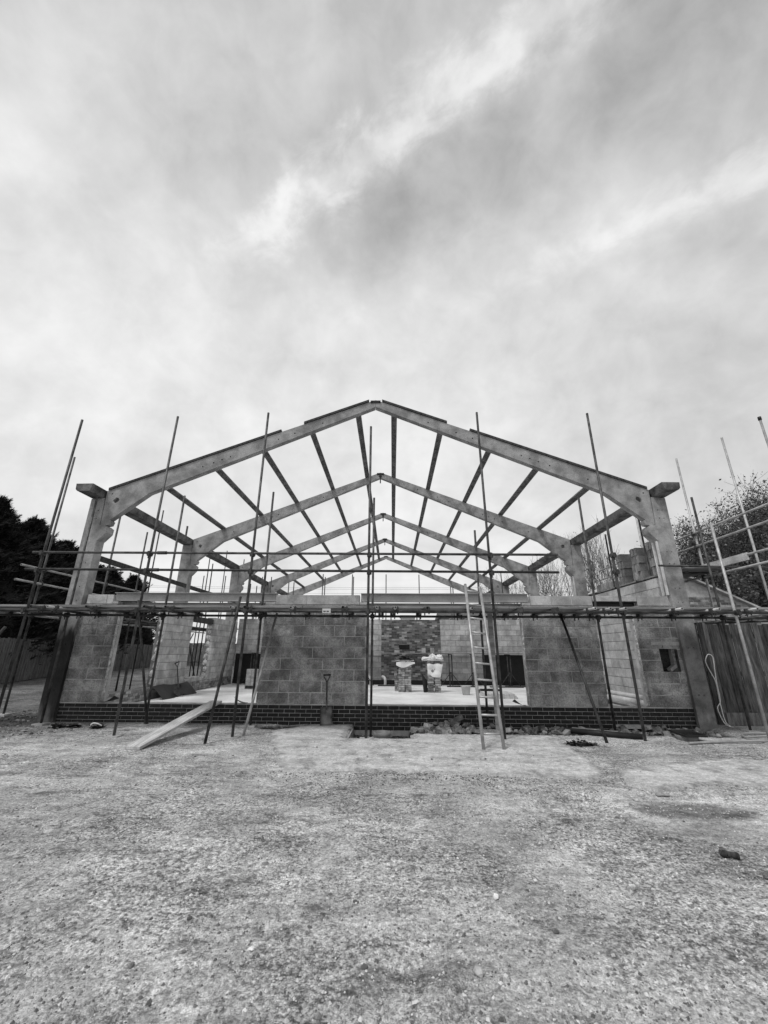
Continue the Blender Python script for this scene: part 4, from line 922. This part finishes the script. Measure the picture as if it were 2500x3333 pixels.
# ------------------------------------------------------------------ fences
def fence(label, p0, p1, h, w_, gap, mt, name='close_board_fence', z0=.02, ribs=True, back=None, post=True, n_max=300, gravel=None):
    p0 = Vector((p0[0], p0[1], 0)); p1 = Vector((p1[0], p1[1], 0)); d = (p1-p0); L = d.length; d.normalize(); nrm = Vector((d.y, -d.x, 0))
    t = thing(name, (p0+p1)/2, label, 'fence', 'boundary fences'); n = int(L/(w_+gap)); th = .018
    b = MB(); b.add([(0,0,0),(w_,0,0),(w_,th*.6,0),(0,th,0),(0,0,1),(w_,0,1),(w_,th*.6,1),(0,th,1)], [(0,3,2,1),(4,5,6,7),(0,1,5,4),(1,2,6,5),(2,3,7,6),(3,0,4,7)])
    me = b.mesh('board'); me.materials.append(MT[mt])
    for i in range(min(n, n_max)):
        o = link('board', me, t, p0+d*i*(w_+gap)+Vector((0,0,z0))+nrm*(random.uniform(0, .006)+(.014 if i % 2 and gravel else 0)), atan2(d.y, d.x)+radians(5)); o.scale = (1, 1, h*random.uniform(.985, 1.01)); o.rotation_euler[1] = random.uniform(-.006, .006)
    for z in (.35, 1.0, h-.25):
        b = MB(); b.beam(p0-nrm*.05+Vector((0,0,z)), p1-nrm*.05+Vector((0,0,z)), .05, .09); obj('rail', b, 'wood_dk', t)
    k = 0.
    while k < L+.1:
        b = MB(); q = p0+d*min(k, L)-nrm*.13; b.beam(q+Vector((0,0,-.3)), q+Vector((0,0,h)), .1, .1, up=(0,1,0)); obj('post', b, 'wood_dk', t); k += 2.4
    if gravel:
        b = MB(); b.beam(p0+d*.3+nrm*.02+Vector((0,0,gravel)), p1+nrm*.02+Vector((0,0,gravel)), .03, .24); obj('gravel_board', b, 'fence', t)
    return t
fence('close boarded fence beside the end column, white cable hanging on it', (6.60, 9.52), (11.5, 9.60), 2.02, .128, -.006, 'fence', gravel=.13)
fence('grey pale fence below the dark conifers at the yard side', (-14.9, 14.6), (-18.4, 23.2), 1.82, .055, .052, 'fence_l', 'pale_fence', z0=.05)
fence('weathered board fence seen through the first opening, below the conifers', (-18.4, 23.2), (-22.0, 41.8), 1.85, .13, .008, 'fence')
fence('far board fence closing the back of the site', (-22.0, 42.), (-4, 42.4), 2.1, .15, .006, 'fence_l')
fence('far board fence behind the bare trees at the back of the site', (-4, 42.4), (24, 42.4), 2.1, .15, .006, 'fence_l')
b = MB(); b.tube((-15.3, 14.9, 0), (-14.3, 15.4, 2.2), .05, 8); obj('fence_prop', b, 'wood_dk', label='dark timber prop leaning against the grey pale fence', cat='prop')

# ------------------------------------------------------------------ buildings beyond
hs = thing('brick_outhouse', (8.4, 14.2, 0), 'brick outhouse with a sloping gable behind the close boarded fence', 'building')
GY = 12.5; GP = [(6.9, -.1), (10.95, -.1), (10.95, 2.30), (10.51, 2.735), (9.03, 3.46), (8.2, 3.86), (6.9, 3.2)]
b = MB(); b.prism([GP], lambda x, z: (x, GY+.012, z), lambda x, z: (x, GY+3.5, z)); obj('wall', b, 'mortar_dk', hs)
n = 0
for k in range(52):
    z = k*.075; x = 6.9-(.11 if k % 2 else 0)
    while x < 10.9:
        a, e = max(x, 6.9), min(x+.215, 10.94); x += .225
        top = 3.86-.49*(e-8.2) if e > 8.2 else 3.2+.507*(a-6.9)
        if e-a < .04 or z+.07 > top-.02 or z+.07 > (2.30+(10.95-e)*1. if e > 10.5 else 9) : continue
        if z > 1.7 and n < 290: link('brick', blockmesh(round(e-a, 2), .05, .065, 'stock', name='brick'), hs, (a, GY, z)); n += 1
b = MB(); b.beam((8.15, GY+1.7, 3.93), (11.05, GY+1.7, 2.50), 3.7, .05); obj('roof', b, 'mortar', hs)
b = MB(); b.beam((8.25, GY+1.7, 3.90), (6.8, GY+1.7, 3.20), 3.7, .05); obj('roof', b, 'mortar', hs)
fh = thing('house', (9, 48, 0), 'far house with dark roof and white framed windows seen over the rear wall', 'building')
b = MB(); b.box(5.5, 13.5, 46, 52, -.1, 5.05); obj('wall', b, 'stock', fh)
b = MB(); b.prism([[(45.6, 5.05), (52.4, 5.05), (49, 5.75)]], lambda y, z: (5.2, y, z), lambda y, z: (13.8, y, z)); obj('roof', b, 'tile', fh)
for x in (6.2, 7.9, 9.6, 11.3):
    b = MB(); b.box(x-.07, x+1.07, 45.95, 46.02, 3.55, 4.9); f = obj('window', b, 'render', fh); b = MB()
    for k in (0, 1): b.box(x+.02+k*.52, x+.47+k*.52, 45.94, 45.955, 3.65, 4.8)
    obj('pane', b, 'glass', f)
sh = thing('shed', (1.7, 46, 0), 'small flat roofed shed just showing over the old brick patch', 'building')
b = MB(); b.box(.9, 2.4, 45, 47, -.1, 4.95); obj('wall', b, 'mortar_dk', sh); b = MB(); b.box(.8, 2.5, 44.9, 47.1, 4.952, 5.12); obj('roof', b, 'tile', sh)
# overhead line
t = thing('overhead_line', (-5, 60, 0), 'thin overhead wires strung between two poles far beyond the site', 'power line')
for x in (-52, 38):
    b = MB(); b.tube((x, 60, -.3), (x, 60, 11), .14, 8, r1=.1); obj('pole', b, 'bark', t)
    b = MB(); b.box(x-.06, x+.06, 59.1, 60.9, 10.45, 10.57); obj('cross_arm', b, 'bark', t)
for k, (y, z) in enumerate(((59.2, 10.6), (60.8, 10.6), (60.1, 9.9))):
    b = MB(); b.path([(-52+90*i/24, y, z-1.6*4*(i/24)*(1-i/24)*.3) for i in range(25)], .016, 4); obj('wire', b, 'coupler', t)

# ------------------------------------------------------------------ vegetation
def conifer(x, y, h, r, seed, lab, n=9000):
    rd = random.Random(seed); t = thing('conifer_tree', (x, y, 0), lab, 'tree', 'dark conifers behind the side fence')
    b = MB(); b.tube((x, y, -.2), (x, y, h*.8), .16, 8, r1=.03)
    for k in range(26):
        z = h*(.1+.8*k/26); a = k*2.4; L = r*.8*(1-(z/h)**1.6); b.tube((x, y, z), (x+L*cos(a), y+L*sin(a), z+L*.45), .03, 5, r1=.008)
    obj('trunk', b, 'bark', t)
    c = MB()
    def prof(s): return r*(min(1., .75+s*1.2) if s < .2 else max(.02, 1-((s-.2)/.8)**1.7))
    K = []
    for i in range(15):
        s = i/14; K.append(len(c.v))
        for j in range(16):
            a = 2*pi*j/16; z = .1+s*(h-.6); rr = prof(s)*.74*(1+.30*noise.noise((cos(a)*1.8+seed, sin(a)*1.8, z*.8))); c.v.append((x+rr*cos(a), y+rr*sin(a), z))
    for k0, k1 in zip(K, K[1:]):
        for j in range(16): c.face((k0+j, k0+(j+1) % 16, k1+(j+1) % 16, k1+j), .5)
    arms = [(rd.uniform(0, 2*pi), rd.random()**.8, rd.uniform(1.15, 1.65)) for _ in range(60)]
    def spray(p, od, L, tn):
        sd_ = od.cross(Vector((rd.uniform(-1, 1), rd.uniform(-1, 1), rd.uniform(-1, 1)))).normalized()*L*.10; tip = p+od*L-Vector((0, 0, L*.12))
        c.add([p-sd_, p+sd_, tip], [(0,1,2)], tn)
        for e in (-1, 1):
            for f_ in (.25, .55):
                m_ = p+od*L*f_; u_ = (od*.8+sd_.normalized()*e*.75).normalized()*L*.45*(1.2-f_); c.add([m_-od*L*.06, m_+od*L*.06, m_+u_], [(0,1,2)], tn)
    for i in range(n):
        s = rd.random()**.9; a = rd.uniform(0, 2*pi); z = .1+s*(h-.1)
        lob = 1+.30*noise.noise((cos(a)*1.8+seed, sin(a)*1.8, z*.8))+.20*noise.noise((cos(a)*5+seed, sin(a)*5, z*2.2))
        R0 = prof(s)*lob; q = 1-.5*rd.random()**2.2; rr = R0*q
        p = Vector((x+rr*cos(a), y+rr*sin(a), z)); od = (Vector((cos(a), sin(a), rd.uniform(.0, 1.0))).normalized()+Vector((rd.uniform(-.5, .5), rd.uniform(-.5, .5), rd.uniform(-.3, .3)))).normalized()
        spray(p, od, rd.uniform(.22, .60), rd.choice((.5, .8, 1., 1.3, 1.9)))
    for a, s, k in arms:      # branch ends that stick out of the outline
        z = .3+s*(h-.5); R0 = prof(s)
        for q in range(46):
            u = rd.random(); rr = R0*(.8+(k-.8)*u)+.25*u; zz = z+.55*u*u+rd.gauss(0, .13*(1.1-u)); a_ = a+rd.gauss(0, .16*(1.1-u)/max(R0, .5))
            p = Vector((x+rr*cos(a_), y+rr*sin(a_), zz)); od = Vector((cos(a), sin(a), .7+rd.gauss(0, .4))).normalized()
            spray(p, od, rd.uniform(.18, .42)*(1.25-u*.5), rd.choice((.5, .8, 1., 1.3)))
    obj('crown', c, 'conifer', t)
for k, (x, y, h, r, lab) in enumerate(((-19.6, 16.0, 8.3, 3.4, 'dark conifer with its top leaning out beside the fence corner'), (-20.4, 19.4, 8.7, 3.4, 'tallest dark conifer behind the grey pale fence'), (-21.2, 22.8, 8.6, 3.3, 'dark pointed conifer behind the end of the grey pale fence'), (-22.0, 26.4, 8.2, 3.2, 'dark conifer next past the grey pale fence, seen beside the front column'), (-22.9, 30.2, 7.7, 3.2, 'dark conifer rising past the rails of the side scaffold'), (-23.9, 34., 7.9, 3.1, 'dark conifer between the front and second frame columns'), (-24.6, 38.5, 8., 3.2, 'farthest dark conifer of the row along the side boundary'), (-20.9, 21.2, 7.4, 2.8, 'lower dark conifer squeezed behind the tallest one'), (-21.6, 24.6, 7.3, 2.8, 'lower dark conifer just past the pointed one'), (-22.5, 28.3, 7.0, 2.8, 'lower dark conifer in the gap beside the front column'))):
    conifer(x, y, h, r, k+1, lab, 9000 if k < 3 else 6500)

def twigtree(name, x, y, h, seed, lab, spread=.55, levels=5, leaves=0, trunk=.07, mt='bark', lmt='leaf', group=None, up=.55, nb=3, lsize=.06, base=.28, stems=1, ttone=1.):
    rd = random.Random(seed); t = thing(name, (x, y, 0), lab, 'tree' if name != 'shrub' else 'shrub', group); b = MB(); c = MB(); tips = []
    def grow(p, d, L, r, lv):
        k = 3 if lv > 0 else 2; q = p
        for i in range(k):
            d = (d+Vector((rd.gauss(0, .13), rd.gauss(0, .13), rd.gauss(0, .08)+.05*up))).normalized(); e = q+d*L/k
            b.tube(q, e, max(r*(1-.28*i/k), .004), 5 if lv > 2 else 3, r1=max(r*(1-.28*(i+1)/k), .0035)); q = e
            if lv > 0 and (i > 0 or lv < levels):
                for m_ in range(nb if i == k-1 else max(1, nb-2)):
                    ax = Vector((rd.uniform(-1, 1), rd.uniform(-1, 1), rd.uniform(-.3, .6))); nd_ = (d*(1-spread)+ax.normalized()*spread+Vector((0, 0, up*.35))).normalized()
                    grow(q, nd_, L*rd.uniform(.55, .80), r*.52, lv-1)
            if lv <= 2: tips.append(q)
    for s in range(stems):
        a = 2*pi*s/stems+rd.random(); o0 = Vector((x+.25*cos(a)*(stems > 1), y+.25*sin(a)*(stems > 1), -.1))
        grow(o0, Vector((cos(a)*.25*(stems > 1), sin(a)*.25*(stems > 1), 1)).normalized(), h*base, trunk, levels)
    # scale to the wanted height
    zm = max(p[2] for p in b.v); f = h/zm
    def sc_(p): return (x+(p[0]-x)*f, y+(p[1]-y)*f, p[2]*f)
    b.v = [sc_(p) for p in b.v]; obj('trunk', b, mt, t)
    if leaves and tips:
        for i in range(leaves):
            p = Vector(sc_(rd.choice(tips)))+Vector((rd.gauss(0, .11), rd.gauss(0, .11), rd.gauss(0, .11))); L = lsize*rd.uniform(.6, 1.5)
            d = Vector((rd.uniform(-1, 1), rd.uniform(-1, 1), rd.uniform(-1, .6))).normalized(); s_ = d.cross(Vector((rd.uniform(-1, 1), rd.uniform(-1, 1), .3))).normalized()*L*.32
            c.add([p, p+d*L*.5+s_, p+d*L, p+d*L*.5-s_], [(0,1,2,3)], ttone*rd.choice((.4, .7, 1., 1.4, 1.9)))
        obj('crown', c, lmt, t)
RG = 'leafy willows beyond the brick outhouse'
for k, (x, y, h, lab, st) in enumerate(((15.0, 17.2, 7.2, 'bushy willow right behind the brick outhouse', 3), (17.2, 18.6, 8.8, 'tall willow with leaning stems behind the high scaffold platform', 3), (19.6, 18., 9.4, 'tallest willow at the edge past the outhouse roof slope', 3), (14.6, 14.8, 5.2, 'low willow filling the gap over the outhouse roof slope', 3), (19.6, 22., 9., 'willow standing behind the tallest willow', 2))):
    twigtree('willow_tree', x, y, h, k+20, lab, .58, 5, 24000, .06, 'bark', 'leaf', RG, .6, 3, .085, .26, st)
BG = 'bare young trees behind the side wall'
for k, (x, y, h, lab) in enumerate(((13.0, 26., 10.4, 'tall bare slender tree behind the block stacks'), (14.9, 26.5, 9.0, 'bare slender tree just past the tall one behind the block stacks'), (11.8, 30., 8.6, 'bare tree between the side wall and the second frame column'), (10.2, 28., 7.8, 'bare twiggy tree behind the second frame column'), (8.6, 31., 7.6, 'bare twiggy tree behind the third frame column'), (13.4, 34., 9.6, 'bare tree at the back beyond the slender ones'))):
    twigtree('bare_tree', x, y, h, k+50, lab, .36, 4, 120, .05, 'bark_lt', 'leaf', BG, .9, 3, .08, .28, 1)
SG = 'dense shrubs behind the side wall'
for k, (x, y, h, lab) in enumerate(((10.6, 24., 4.3, 'dense dark shrub over the top of the side wall'), (13.2, 22., 3.9, 'dense dark shrub beneath the tall bare tree'), (8.6, 27., 4.3, 'dark shrub behind the third frame column'), (11.9, 19., 3.5, 'dark shrub between the outhouse and the side wall'), (16.5, 13.6, 4.2, 'dark shrub beside the outhouse end wall'), (19.5, 15.5, 5.4, 'big dark shrub under the willows past the outhouse'))):
    twigtree('shrub', x, y, h, k+80, lab, .66, 4, 9000, .05, 'bark', 'leaf', SG, .35, 4, .11, .3, 5, .6)
